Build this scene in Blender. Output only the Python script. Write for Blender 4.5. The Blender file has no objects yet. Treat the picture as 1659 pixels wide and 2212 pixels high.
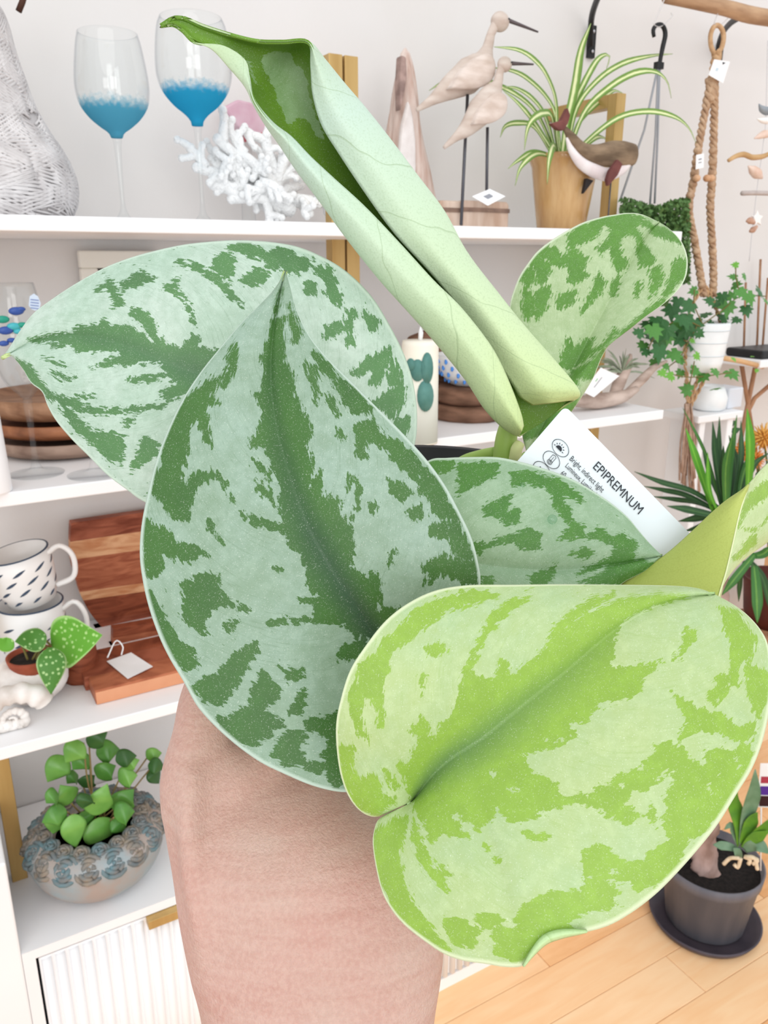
import bpy, math, random
import numpy as np
from mathutils import Vector, Matrix
random.seed(7); rng = np.random.default_rng(7)
SC = bpy.context.scene
COL = SC.collection

# ------------------------------------------------------------------ camera, world, sun, exposure
FPX = 1740.0; PSI = math.radians(30.0); TH = math.radians(17.3); EYE = 1.4905
CF = np.array([math.sin(PSI)*math.cos(TH), math.cos(PSI)*math.cos(TH), -math.sin(TH)])
CR = np.array([math.cos(PSI), -math.sin(PSI), 0.0])
CU = np.cross(CR, CF)
CO = np.array([0.0, 0.0, EYE])
cam = bpy.data.cameras.new('camera'); camo = bpy.data.objects.new('camera', cam); COL.objects.link(camo)
cam.sensor_fit = 'HORIZONTAL'; cam.sensor_width = 36.0; cam.lens = FPX/1659*36
cam.clip_start = 0.02; cam.clip_end = 50
camo.matrix_world = Matrix(((CR[0], CU[0], -CF[0], 0), (CR[1], CU[1], -CF[1], 0), (CR[2], CU[2], -CF[2], EYE), (0, 0, 0, 1)))
cam.dof.use_dof = True; cam.dof.focus_distance = 0.25; cam.dof.aperture_fstop = 60
SC.camera = camo
w = bpy.data.worlds.new('daylight'); SC.world = w; w.use_nodes = True
w.node_tree.nodes['Background'].inputs[0].default_value = (0.96, 0.98, 1.0, 1)
w.node_tree.nodes['Background'].inputs[1].default_value = 0.92
sd = bpy.data.lights.new('window_daylight', 'SUN'); so = bpy.data.objects.new('window_daylight', sd); COL.objects.link(so)
sd.energy = .62; sd.angle = math.radians(50); sd.color = (1.0, 0.985, 0.96)
so.rotation_euler = (math.radians(50), 0, math.radians(-22))
for wx in (-3.6, -.6):   # the shop's two big front windows, far behind the camera
    ad = bpy.data.lights.new('shop_window_light', 'AREA'); ad.shape = 'RECTANGLE'; ad.size = 2.0; ad.size_y = 2.4; ad.energy = 46; ad.color = (1.0, .99, .975)
    ao = bpy.data.objects.new('shop_window_light', ad); COL.objects.link(ao); ao.location = (wx, -5.0, 2.2)
    ao.rotation_euler = Vector((.6-wx, 6.2, -.9)).to_track_quat('-Z', 'Y').to_euler()
SC.view_settings.view_transform = 'Standard'; SC.view_settings.look = 'None'
SC.view_settings.gamma = 1.0; SC.view_settings.use_curve_mapping = False
SC.view_settings.exposure = 0.12

# ------------------------------------------------------------------ helpers
def ray(x, y): return CF + CR*(x-829.5)/FPX - CU*(y-1106.0)/FPX
def PD(x, y, d): return CO + ray(x, y)*d
def PY(x, y, Y): r = ray(x, y); return CO + r*(Y/r[1])
def PZ(x, y, z): r = ray(x, y); return CO + r*((z-EYE)/r[2])
def PH(x, y, h): r = ray(x, y); return CO + r*(h/math.hypot(r[0], r[1]))
def depth(p): return float((np.asarray(p)-CO) @ CF)
def zfor(X, Y, py):
    k = (1106.0-py)/FPX; a = X*CU[0]+Y*CU[1]; b = X*CF[0]+Y*CF[1]
    return EYE + (k*b-a)/(CU[2]-k*CF[2])
def lin(c): return tuple(((v/255)/12.92 if v/255 <= .04045 else ((v/255+.055)/1.055)**2.4) for v in c)
def cat(pts, n, closed=False):
    """Catmull-Rom through pts, resampled evenly to n points."""
    p = np.asarray(pts, float)
    q = np.vstack([2*p[0]-p[1], p, 2*p[-1]-p[-2]])
    out = []
    for i in range(1, len(q)-2):
        t = np.linspace(0, 1, 12, endpoint=False)[:, None]
        a, b, c, d = q[i-1], q[i], q[i+1], q[i+2]
        out.append(.5*((2*b)+(c-a)*t+(2*a-5*b+4*c-d)*t**2+(3*b-a-3*c+d)*t**3))
    out.append(p[-1][None]); o = np.vstack(out)
    L = np.r_[0, np.cumsum(np.linalg.norm(np.diff(o, axis=0), axis=1))]
    s = np.linspace(0, L[-1], n)
    return np.stack([np.interp(s, L, o[:, k]) for k in range(o.shape[1])], 1)

def ob(name, verts, faces, mat, parent=None, smooth=True, loc=None, attrs=None, kind=None, label=None):
    """One mesh object from world-space vertices; child verts are stored relative to the parent's base."""
    v = np.asarray(verts, float)
    if parent is not None:
        base = np.array(parent.get('_b')[:]) if parent.get('_b') is not None else np.zeros(3)
    else:
        base = np.array(loc, float) if loc is not None else np.array([(v[:, 0].min()+v[:, 0].max())/2, (v[:, 1].min()+v[:, 1].max())/2, v[:, 2].min()])
    me = bpy.data.meshes.new(name); me.from_pydata((v-base).tolist(), [], [list(map(int, f)) for f in faces]); me.update()
    for m in (mat if isinstance(mat, (list, tuple)) else [mat]): me.materials.append(m)
    if smooth: me.polygons.foreach_set('use_smooth', [True]*len(me.polygons))
    if attrs:
        for k, a in attrs.items():
            at = me.attributes.new(k, 'FLOAT', 'POINT'); at.data.foreach_set('value', np.asarray(a, np.float32))
    o = bpy.data.objects.new(name, me); COL.objects.link(o)
    if parent is not None: o.parent = parent
    else: o.location = base
    o['_b'] = list(base)
    if kind: o['kind'] = kind
    if label: o['label'] = label
    return o
def thing(name, label, catg, loc, group=None):
    o = bpy.data.objects.new(name, None); COL.objects.link(o); o.location = loc; o['_b'] = [float(x) for x in loc]
    o.empty_display_size = .02; o['label'] = label; o['category'] = catg
    if group: o['group'] = group
    return o
def tag(o, label, catg, group=None):
    o['label'] = label; o['category'] = catg
    if group: o['group'] = group
    return o
def struct(o): o['kind'] = 'structure'; return o

class G:
    """Collects shapes into one vertex / face list."""
    def __init__(s): s.v = []; s.f = []; s.n = 0
    def add(s, v, f):
        v = np.asarray(v, float); s.v.append(v); s.f += [[i+s.n for i in q] for q in f]; s.n += len(v); return s
    def box(s, x0, x1, y0, y1, z0, z1, M=None):
        v = np.array([(x, y, z) for x in (x0, x1) for y in (y0, y1) for z in (z0, z1)], float)
        if M is not None: v = v @ np.asarray(M[0]).T + np.asarray(M[1])
        return s.add(v, [(0, 1, 3, 2), (4, 6, 7, 5), (0, 4, 5, 1), (2, 3, 7, 6), (0, 2, 6, 4), (1, 5, 7, 3)])
    def tube(s, pts, rad, seg=10, n=None, flat=None, hint=None):
        p = np.asarray(pts, float); r = np.broadcast_to(np.asarray(rad, float), (len(p),)).copy() if np.ndim(rad) else np.full(len(p), float(rad))
        if n:
            L = np.r_[0, np.cumsum(np.linalg.norm(np.diff(p, axis=0), axis=1))]/max(1e-9, np.linalg.norm(np.diff(p, axis=0), axis=1).sum())
            p2 = cat(p, n); L2 = np.linspace(0, 1, n); r = np.interp(L2, L, r); p = p2
        T = np.gradient(p, axis=0); T /= np.linalg.norm(T, axis=1)[:, None]+1e-12
        h = np.array(hint if hint is not None else (.31, .2, .93)); a = np.cross(T[0], h); a /= np.linalg.norm(a)+1e-12
        V = []
        th = np.linspace(0, 2*math.pi, seg, endpoint=False)
        for i in range(len(p)):
            a = a-T[i]*(a@T[i]); a /= np.linalg.norm(a)+1e-12; b = np.cross(T[i], a)
            fl = 1.0 if flat is None else flat
            V.append(p[i]+r[i]*(np.cos(th)[:, None]*a+fl*np.sin(th)[:, None]*b))
        V = np.vstack(V); F = []
        for i in range(len(p)-1):
            for j in range(seg): k = (j+1) % seg; F.append((i*seg+j, i*seg+k, (i+1)*seg+k, (i+1)*seg+j))
        F.append(tuple(range(seg))[::-1]); F.append(tuple(range((len(p)-1)*seg, len(p)*seg)))
        return s.add(V, F)
    def lathe(s, prof, c, seg=40, axis=None, cap=True, wob=None):
        """prof [(r, z)], around c; axis tilts it."""
        th = np.linspace(0, 2*math.pi, seg, endpoint=False); V = []
        for r, z in prof:
            rr = r if wob is None else r*(1+wob(th, z))
            V.append(np.stack([rr*np.cos(th), rr*np.sin(th), np.full(seg, z)], 1))
        V = np.vstack(V)
        if axis is not None:
            a = Vector(axis).normalized(); q = Vector((0, 0, 1)).rotation_difference(a).to_matrix(); V = V @ np.array(q).T
        V = V+np.asarray(c); F = []
        m = len(prof)
        for i in range(m-1):
            for j in range(seg): k = (j+1) % seg; F.append((i*seg+j, i*seg+k, (i+1)*seg+k, (i+1)*seg+j))
        if cap: F.append(tuple(range(seg))[::-1]); F.append(tuple(range((m-1)*seg, m*seg)))
        return s.add(V, F)
    def ell(s, c, rx, ry, rz, M=None, nu=14, nv=10):
        V = []
        for i in range(nv+1):
            a = math.pi*i/nv
            for j in range(nu): b = 2*math.pi*j/nu; V.append((math.sin(a)*math.cos(b)*rx, math.sin(a)*math.sin(b)*ry, math.cos(a)*rz))
        V = np.array(V)
        if M is not None: V = V @ np.asarray(M).T
        F = [(i*nu+j, (i+1)*nu+j, (i+1)*nu+(j+1) % nu, i*nu+(j+1) % nu) for i in range(nv) for j in range(nu)]
        return s.add(V+np.asarray(c), F)
    def prism(s, poly, nrm, th):
        p = np.asarray(poly, float); n = len(p); nn = np.asarray(nrm, float)*th
        return s.add(np.vstack([p, p+nn]), [tuple(range(n))[::-1], tuple(range(n, 2*n))]+[(i, (i+1) % n, n+(i+1) % n, n+i) for i in range(n)])
    def ob(s, name, mat, parent=None, **k):
        return ob(name, np.vstack(s.v), s.f, mat, parent, **k)
def bevel(o, wdt=.002, seg=2):
    m = o.modifiers.new('bevel', 'BEVEL'); m.width = wdt; m.segments = seg; m.limit_method = 'ANGLE'; return o

# ------------------------------------------------------------------ materials
MATS = {}
def M(name, col, rough=.6, col2=None, scale=30., bump=0., bscale=None, metal=0., spec=.4, stretch=None, trans=0., detail=4., dist=0., sss=0., contrast=(.35, .65), alpha=1., ior=1.45):
    if name in MATS: return MATS[name]
    m = bpy.data.materials.new(name); m.use_nodes = True; nt = m.node_tree; N = nt.nodes; b = N['Principled BSDF']; L = nt.links.new
    b.inputs['Base Color'].default_value = (*lin(col), 1); b.inputs['Roughness'].default_value = rough
    b.inputs['Metallic'].default_value = metal; b.inputs['Specular IOR Level'].default_value = spec; b.inputs['IOR'].default_value = ior
    b.inputs['Transmission Weight'].default_value = trans; b.inputs['Alpha'].default_value = alpha
    if sss: b.inputs['Subsurface Weight'].default_value = sss; b.inputs['Subsurface Radius'].default_value = (.012, .005, .003); b.inputs['Subsurface Scale'].default_value = .5
    tc = N.new('ShaderNodeTexCoord'); mp = N.new('ShaderNodeMapping'); L(tc.outputs['Object'], mp.inputs[0])
    if stretch: mp.inputs['Scale'].default_value = stretch
    no = N.new('ShaderNodeTexNoise'); no.inputs['Scale'].default_value = scale; no.inputs['Detail'].default_value = detail; no.inputs['Distortion'].default_value = dist
    L(mp.outputs[0], no.inputs['Vector'])
    if col2 is not None:
        mr = N.new('ShaderNodeMapRange'); mr.inputs[1].default_value = contrast[0]; mr.inputs[2].default_value = contrast[1]; L(no.outputs[0], mr.inputs[0])
        mx = N.new('ShaderNodeMix'); mx.data_type = 'RGBA'; mx.inputs[6].default_value = (*lin(col), 1); mx.inputs[7].default_value = (*lin(col2), 1)
        L(mr.outputs[0], mx.inputs[0]); L(mx.outputs[2], b.inputs['Base Color'])
    if bump:
        n2 = no
        if bscale:
            n2 = N.new('ShaderNodeTexNoise'); n2.inputs['Scale'].default_value = bscale; n2.inputs['Detail'].default_value = 3; L(mp.outputs[0], n2.inputs['Vector'])
        bp = N.new('ShaderNodeBump'); bp.inputs['Strength'].default_value = bump; bp.inputs['Distance'].default_value = .004
        L(n2.outputs[0], bp.inputs['Height']); L(bp.outputs[0], b.inputs['Normal'])
    MATS[name] = m; return m
def stripe_mat(name, edge, centre, width=.35, rough=.5):
    """leaf with a lengthwise centre band, from the across-leaf attribute vv"""
    m = M(name, edge, rough, scale=60); nt = m.node_tree; N = nt.nodes; L = nt.links.new; b = N['Principled BSDF']
    a = N.new('ShaderNodeAttribute'); a.attribute_name = 'vv'
    ab = N.new('ShaderNodeMath'); ab.operation = 'ABSOLUTE'; L(a.outputs['Fac'], ab.inputs[0])
    no = [n for n in N if n.type == 'TEX_NOISE'][0]
    ad = N.new('ShaderNodeMath'); ad.operation = 'MULTIPLY_ADD'; ad.inputs[1].default_value = .3; L(no.outputs[0], ad.inputs[0]); L(ab.outputs[0], ad.inputs[2])
    mr = N.new('ShaderNodeMapRange'); mr.inputs[1].default_value = width+.05; mr.inputs[2].default_value = width+.3; L(ad.outputs[0], mr.inputs[0])
    mx = N.new('ShaderNodeMix'); mx.data_type = 'RGBA'; mx.inputs[6].default_value = (*lin(centre), 1); mx.inputs[7].default_value = (*lin(edge), 1)
    L(mr.outputs[0], mx.inputs[0]); L(mx.outputs[2], b.inputs['Base Color']); return m

white = M('white_lacquer', (246, 246, 247), .45, (240, 240, 242), 3, spec=.3)
wallm = M('wall_paint', (226, 223, 222), .9, (221, 217, 214), 2.2, bump=.05, bscale=220, spec=.1)
brass = M('brushed_brass', (198, 166, 108), .42, (184, 150, 92), 6, metal=.35, stretch=(8, 8, .6))
blackp = M('black_plastic', (26, 26, 28), .4, (34, 34, 36), 40)
paper = M('white_card', (247, 247, 248), .6, (240, 240, 241), 12)
ink = M('dark_print', (40, 44, 52), .6)
greyink = M('grey_print', (150, 152, 160), .6)
def glass(name='clear_glass', tint=(253, 254, 254), edge=(222, 224, 228), refl=.10):
    """thin-walled glass: clear, with reflections and darker grazing rims"""
    if name in MATS: return MATS[name]
    m = bpy.data.materials.new(name); m.use_nodes = True; nt = m.node_tree; N = nt.nodes; L = nt.links.new
    lw = N.new('ShaderNodeLayerWeight'); lw.inputs[0].default_value = .35
    mx = N.new('ShaderNodeMix'); mx.data_type = 'RGBA'; mx.inputs[6].default_value = (*lin(tint), 1); mx.inputs[7].default_value = (*lin(edge), 1)
    pw_ = N.new('ShaderNodeMath'); pw_.operation = 'POWER'; pw_.inputs[1].default_value = 3.5; L(lw.outputs['Facing'], pw_.inputs[0]); L(pw_.outputs[0], mx.inputs[0])
    tr = N.new('ShaderNodeBsdfTransparent'); L(mx.outputs[2], tr.inputs[0]); gl_ = N.new('ShaderNodeBsdfGlossy'); gl_.inputs['Roughness'].default_value = .03
    ms = N.new('ShaderNodeMixShader'); fr = N.new('ShaderNodeMath'); fr.operation = 'MULTIPLY_ADD'; fr.inputs[1].default_value = .22; fr.inputs[2].default_value = .035; L(pw_.outputs[0], fr.inputs[0]); L(fr.outputs[0], ms.inputs[0]); L(tr.outputs[0], ms.inputs[1]); L(gl_.outputs[0], ms.inputs[2])
    L(ms.outputs[0], N['Material Output'].inputs[0]); MATS[name] = m; return m
# ------------------------------------------------------------------ the setting
YW = 1.474; YS = 1.10; YP = 1.265
ZT, ZM, ZL, ZC = 1.5433, 1.2075, .848, .497
struct(G().box(-1.6, 2.25, YW, YW+.12, 0, 2.9).ob('wall_back', wallm, smooth=False))
struct(G().box(1.6, 5.2, 3.3, 3.4, 0, 2.9).ob('wall_far', wallm, smooth=False))
fl = struct(G().box(-1.7, 5.2, -1.5, 3.4, -.05, -.004).ob('floor', M('floor_base', (196, 140, 86), .5), smooth=False, loc=(0, 0, 0)))
plank_m = [M('maple_plank_%s' % n, c, .38, c2, 5, bump=.03, stretch=(1.2, 9, 1), spec=.35, dist=.6) for n, c, c2 in
           [('honey', (248, 198, 146), (238, 182, 128)), ('pale', (250, 210, 164), (246, 198, 148)), ('warm', (240, 184, 128), (226, 166, 110)), ('light', (252, 214, 170), (248, 204, 156))]]
pw = .108
def plank_mesh(Lp):
    g = G().box(0, Lp-.0012, 0, pw-.0012, -.012, 0); return g
for r in range(-6, 11):
    y0 = 1.032-pw*r-pw; x = -.35+((r*37) % 10)*.09
    if r == 1: x = 1.265-1.1*1
    first = True
    for k in range(4):
        Lp = 1.1 if (r+k) % 2 else .86
        if r == 1 and k == 0: Lp = 1.1
        g = plank_mesh(Lp); v = np.vstack(g.v)+np.array([x, y0, 0])
        o = ob('plank', v, g.f, plank_m[(r*3+k*5+(r*k) % 3) % 4], fl, smooth=False); bevel(o, .0008, 1); x += Lp
struct(G().box(1.33, 2.25, YW-.014, YW, 0, .09).ob('baseboard_back', white, smooth=False))

# two shelving units, brass side frames, white shelves, fluted cabinets below
slit = M('shadow_gap', (60, 58, 60), .8)
def unit(x0, x1, label):
    t = thing('shelving_unit', label, 'shelf', ((x0+x1)/2, 1.28, 0), 'shelving units along the wall')
    for z in (ZT, ZM, ZL): bevel(G().box(x0, x1, YS, YW-.004, z-.0185, z).ob('shelf_board', white, t, smooth=False), .0015)
    body = G(); th = .018
    body.box(x0, x1, YS, YW-.004, ZC-.0165, ZC); body.box(x0, x0+th, YS, YW-.004, 0, ZC-.0165); body.box(x1-th, x1, YS, YW-.004, 0, ZC-.0165)
    body.box(x0+th, x1-th, YW-.02, YW-.004, .03, ZC-.0165); body.box(x0+th, x1-th, YS, YW-.02, 0, .03)
    body.ob('cabinet_body', white, t, smooth=False)
    xm = (x0+x1)/2
    for a, b in ((x0+th+.004, xm-.0015), (xm+.0015, x1-th-.004)):
        d = G().box(a, b, YS+.004, YS+.022, .034, ZC-.022).ob('door', white, t, smooth=False)
        nf = 15; wf = (b-a)/nf
        for i in range(nf):
            c = a+wf*(i+.5); th_ = np.linspace(0, math.pi, 9); pr = np.stack([c-np.cos(th_)*wf*.37, YS+.0045-np.sin(th_)*.0095], 1)
            z0_, z1_ = .036, ZC-.026
            V = np.vstack([np.c_[pr, np.full(9, z0_)], np.c_[pr, np.full(9, z1_)]]); F = [(k, k+1, k+10, k+9) for k in range(8)]+[tuple(range(9))[::-1], tuple(range(9, 18))]
            ob('flute', V, F, white, d)
    hx = xm; bevel(G().box(hx-.140, hx+.140, YS-.014, YS+.004, ZC-.034, ZC-.0175).ob('door_pull', brass, t, smooth=False), .001)
    pwid = .024
    for xa in (x0+.006 if x0 < .3 else x0+.0005, x1-pwid-(.0005 if x1 < .9 else .006)):
        zt = 1.4905+.238*1.265*1.0-.0
        zt = zfor(.65, YP, 117)
        for ya in (YP,):
            bevel(G().box(xa, xa+pwid, ya, ya+.024, ZC, zt).ob('frame_post', brass, t, smooth=False), .001)
        bevel(G().box(xa, xa+pwid, YP+.024, YW-.001, zt-.024, zt).ob('frame_rail', brass, t, smooth=False), .001)
    return t
unit(.007, .6555, 'white shelving unit with brass frame holding the glasses, mugs and rose bowl planter')
unit(.6585, 1.279, 'white shelving unit with brass frame holding the wooden birds and the spider plant')
# white side panel standing against the left end of the shelves
sp = G().box(-.40, .0068, YS, YW-.004, 0, zfor(0., YS, 1868))
o = tag(bevel(sp.ob('side_cabinet', white, smooth=False), .003), 'plain white cabinet at the bottom left edge beside the fluted door', 'cabinet')

def lathe_px(px, py, prof, z0=None, Y=None, **k):
    """profile given as (pixel row, half width in pixels) around the axis through pixel (px,py)."""
    c = PZ(px, py, z0) if Y is None else PY(px, py, Y)
    X, Yc = c[0], c[1]; out = []
    for row, hw in prof:
        z = zfor(X, Yc, row); out.append((hw*depth((X, Yc, z))/FPX, z))
    return np.array([X, Yc, 0.]), out
def setz(prof, z0):
    """shift so that the profile's lowest point rests at z0 by stretching its foot"""
    zz = min(z for r, z in prof); return [(r, z0 if abs(z-zz) < 1e-9 else z) for r, z in prof]
def smoothprof(prof, n=40): return [tuple(x) for x in cat(prof, n)]

# ---- wrapped-cord vase
c, pr = lathe_px(-14, 440, [(462, 150), (440, 166), (400, 172), (358, 166), (317, 149), (277, 129), (219, 105), (152, 90), (101, 80), (51, 74), (20, 66), (-15, 52), (-40, 62)], Y=1.27)
pr = setz(pr, ZT); t = thing('woven_vase', 'tall pear-shaped pale grey vase wrapped in criss-cross cord at top left', 'vase', (c[0], c[1], ZT))
vm = M('vase_body', (196, 192, 192), .5, (180, 175, 174), 14); cm = M('vase_cord', (222, 219, 219), .35, (196, 192, 192), 40, spec=.5)
prs = smoothprof(pr, 46); G().lathe(prs, c, 56).ob('body', vm, t)
rz = np.array(prs); zmin, zmax = rz[:, 1].min(), rz[:, 1].max()
order = np.argsort(rz[:, 1]); zz_, rr_ = rz[order, 1], rz[order, 0]
g = G()
for b in range(330):
    a0 = rng.uniform(-2.7, .9); z0 = rng.uniform(zmin+.004, zmax-.03); sl = rng.uniform(-.55, .55); ln = rng.uniform(.35, .9)
    for k in range(rng.integers(3, 6)):
        s = np.linspace(0, ln, 9); zz = np.clip(z0+sl*s*.11+k*.0046, zmin+.002, zmax-.002); aa = a0+s
        rad = np.interp(zz, zz_, rr_)+.0012+.0007*(b % 3)
        g.tube(np.stack([c[0]+rad*np.cos(aa), c[1]+rad*np.sin(aa), zz], 1), .0017, 5)
g.ob('wrapped_cord', cm, t, kind='stuff')
G().tube([PY(40, 25, 1.27), PY(48, 5, 1.265), PY(58, -30, 1.26)], .004, 8).ob('twig', M('dark_twig', (92, 58, 44), .7, (70, 44, 34), 40), t)

# ---- glasses
gl = glass()
def blue_bowl_mat(name, zlo, zmid, ztop, deep, pale):
    m = bpy.data.materials.new(name); m.use_nodes = True; nt = m.node_tree; N = nt.nodes; L = nt.links.new
    out = N['Material Output']
    src = glass(); lw = N.new('ShaderNodeLayerWeight'); lw.inputs[0].default_value = .35; pq_ = N.new('ShaderNodeMath'); pq_.operation = 'POWER'; pq_.inputs[1].default_value = 3.5; L(lw.outputs['Facing'], pq_.inputs[0])
    ec = N.new('ShaderNodeMix'); ec.data_type = 'RGBA'; ec.inputs[6].default_value = (*lin((253, 254, 254)), 1); ec.inputs[7].default_value = (*lin((222, 224, 228)), 1); L(pq_.outputs[0], ec.inputs[0])
    tp = N.new('ShaderNodeBsdfTransparent'); L(ec.outputs[2], tp.inputs[0]); gs = N.new('ShaderNodeBsdfGlossy'); gs.inputs['Roughness'].default_value = .03; fr = N.new('ShaderNodeMath'); fr.operation = 'MULTIPLY_ADD'; fr.inputs[1].default_value = .22; fr.inputs[2].default_value = .035; L(pq_.outputs[0], fr.inputs[0])
    b = N.new('ShaderNodeMixShader'); L(fr.outputs[0], b.inputs[0]); L(tp.outputs[0], b.inputs[1]); L(gs.outputs[0], b.inputs[2])
    tc = N.new('ShaderNodeTexCoord'); sx = N.new('ShaderNodeSeparateXYZ'); L(tc.outputs['Object'], sx.inputs[0])
    no = N.new('ShaderNodeTexNoise'); no.inputs['Scale'].default_value = 160; no.inputs['Detail'].default_value = 4; L(tc.outputs['Object'], no.inputs['Vector'])
    ad = N.new('ShaderNodeMath'); ad.operation = 'MULTIPLY_ADD'; ad.inputs[1].default_value = .022; L(no.outputs[0], ad.inputs[0]); L(sx.outputs['Z'], ad.inputs[2]); zmid += .011; ztop += .011; r1 = None
    r1 = N.new('ShaderNodeMapRange'); r1.inputs[1].default_value = zmid; r1.inputs[2].default_value = ztop; r1.inputs[3].default_value = 1; r1.inputs[4].default_value = 0; L(ad.outputs[0], r1.inputs[0])
    cr = N.new('ShaderNodeMapRange'); cr.inputs[1].default_value = .0; cr.inputs[2].default_value = 1; L(r1.outputs[0], cr.inputs[0])
    mx = N.new('ShaderNodeMix'); mx.data_type = 'RGBA'; mx.inputs[6].default_value = (*lin(pale), 1); mx.inputs[7].default_value = (*lin(deep), 1); L(r1.outputs[0], mx.inputs[0])
    df = N.new('ShaderNodeBsdfDiffuse'); L(mx.outputs[2], df.inputs[0]); tr = N.new('ShaderNodeBsdfTranslucent'); L(mx.outputs[2], tr.inputs[0])
    m1 = N.new('ShaderNodeMixShader'); m1.inputs[0].default_value = .35; L(df.outputs[0], m1.inputs[1]); L(tr.outputs[0], m1.inputs[2])
    m2 = N.new('ShaderNodeMixShader'); pw_ = N.new('ShaderNodeMath'); pw_.operation = 'MULTIPLY'; pw_.inputs[1].default_value = .93; L(r1.outputs[0], pw_.inputs[0])
    L(pw_.outputs[0], m2.inputs[0]); L(b.outputs[0], m2.inputs[1]); L(m1.outputs[0], m2.inputs[2]); L(m2.outputs[0], out.inputs[0]); return m
def wineglass(px, Y, rows, label, deep, pale, r_blue, r_cloud):
    """rows: bowl outline (row, half width) from the rim down to the stem."""
    c, pr = lathe_px(px, 470, rows, Y=Y); t = thing('wine_glass', label, 'glass', (c[0], c[1], ZT), 'blue bottomed wine glasses')
    zb = pr[-1][1]; out = smoothprof(pr, 30); inn = [(max(r-.0013, .0004), z+.0008) for r, z in out]
    prof = out[::-1]+inn
    bm_ = blue_bowl_mat('sea_blue_glass', 0, zfor(c[0], c[1], r_blue)-ZT, zfor(c[0], c[1], r_cloud)-ZT, deep, pale)
    G().lathe(prof, c, 40, cap=True).ob('bowl', bm_, t)
    d = depth((c[0], c[1], zb)); rs = 8*d/FPX
    st = [(.030, ZT+.0006), (.031, ZT+.0018), (.012, ZT+.006), (rs*.75, ZT+.02), (rs*.62, ZT+(zb-ZT)*.45), (rs*.9, zb-.014), (pr[-1][0]*.9, zb+.0012)]
    G().lathe(st[:2]+smoothprof(st[1:], 22), c, 32).ob('stem', glass(), t); return t
wineglass(268, 1.262, [(72, 63), (95, 68), (130, 73), (170, 77), (200, 77), (228, 71), (255, 54), (275, 33), (287, 17), (298, 12)], 'wine glass with a dusty teal bottom standing between the grey vase and the tallest glass', (92, 176, 204), (200, 224, 230), 240, 214)
wineglass(439, 1.235, [(38, 66), (60, 74), (100, 79), (140, 81), (170, 79), (200, 69), (228, 48), (248, 25), (262, 14), (272, 12)], 'wine glass with a bright turquoise bottom beside the rolled leaf tip, in front of coral', (48, 172, 214), (170, 212, 228), 208, 184)

# ---- white coral and the pink glass piece
cw = M('coral_white', (250, 251, 251), .9, (240, 241, 241), 60, bump=.9, bscale=260)
g = G(); cb = PY(590, 470, 1.33)
def branch(p, d, L_, r, lev):
    q = [p]; dd = np.array(d, float)
    for i in range(3):
        dd = dd+rng.normal(0, .25, 3)*np.array([1, .5, 1]); dd /= np.linalg.norm(dd); q.append(q[-1]+dd*L_/3)
    g.tube(q, [r, r*.95, r*.85, r*.75], 7, n=6)
    g.ell(q[-1], r*.95, r*.95, r*.95, nu=7, nv=5)
    if lev > 0:
        for k in range(3): branch(q[1+k % 3], dd+rng.normal(0, .75, 3)*np.array([1, .45, 1]), L_*.66, r*.78, lev-1)
for tx, ty in ((425, 362), (470, 300), (520, 330), (570, 300), (620, 330), (500, 430), (650, 400), (690, 440), (560, 400), (460, 400)):
    e = PY(tx, ty, 1.31+rng.uniform(-.03, .04)); s = cb+np.array([rng.uniform(-.03, .03), rng.uniform(-.02, .02), .01]); mid = (s+e)/2+np.array([0, 0, .012])
    g.tube([s, mid, e], [.0115, .0105, .0075], 8, n=8); g.ell(e, .008, .008, .008, nu=7, nv=5)
    for f_ in (.45, .7, .9):
        p = s*(1-f_)+e*f_+np.array([0, 0, .008]); branch(p, (e-s)/np.linalg.norm(e-s)+rng.normal(0, .9, 3)*np.array([1, .3, 1]), .034, .0082, 1)
V = np.vstack(g.v); V[:, 2] = np.maximum(V[:, 2], ZT+.0003); V[:, 1] = np.minimum(V[:, 1], YW-.004)
tag(ob('white_coral', V, g.f, cw), 'bumpy white branching coral on the top shelf behind the rolled leaf', 'coral')
pk = thing('pink_glass_ornament', 'faceted pale pink glass ornament with red rim behind the white coral', 'ornament', PY(545, 470, 1.40)*np.array([1, 1, 0])+np.array([0, 0, ZT]))
pq = [PY(*p, 1.40) for p in ((482, 232), (515, 214), (548, 222), (585, 262), (582, 288), (540, 296), (512, 272))]
bevel(G().prism(pq, (0, 1, 0), .035).ob('glass_body', M('pink_glass', (238, 208, 220), .25, (225, 178, 196), 25, trans=.25), pk, smooth=False), .004)
bevel(G().prism([PY(*p, 1.398) for p in ((532, 294), (583, 282), (582, 292), (540, 303))], (0, 1, 0), .04).ob('rim', M('red_rim', (205, 82, 92), .4), pk, smooth=False), .002)
b0 = PY(545, 470, 1.40); G().lathe([(.03, ZT), (.03, ZT+.008), (.012, ZT+.016), (.010, zfor(b0[0], 1.41, 296))], (b0[0], 1.416, 0), 20).ob('foot', glass(), pk)

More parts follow.
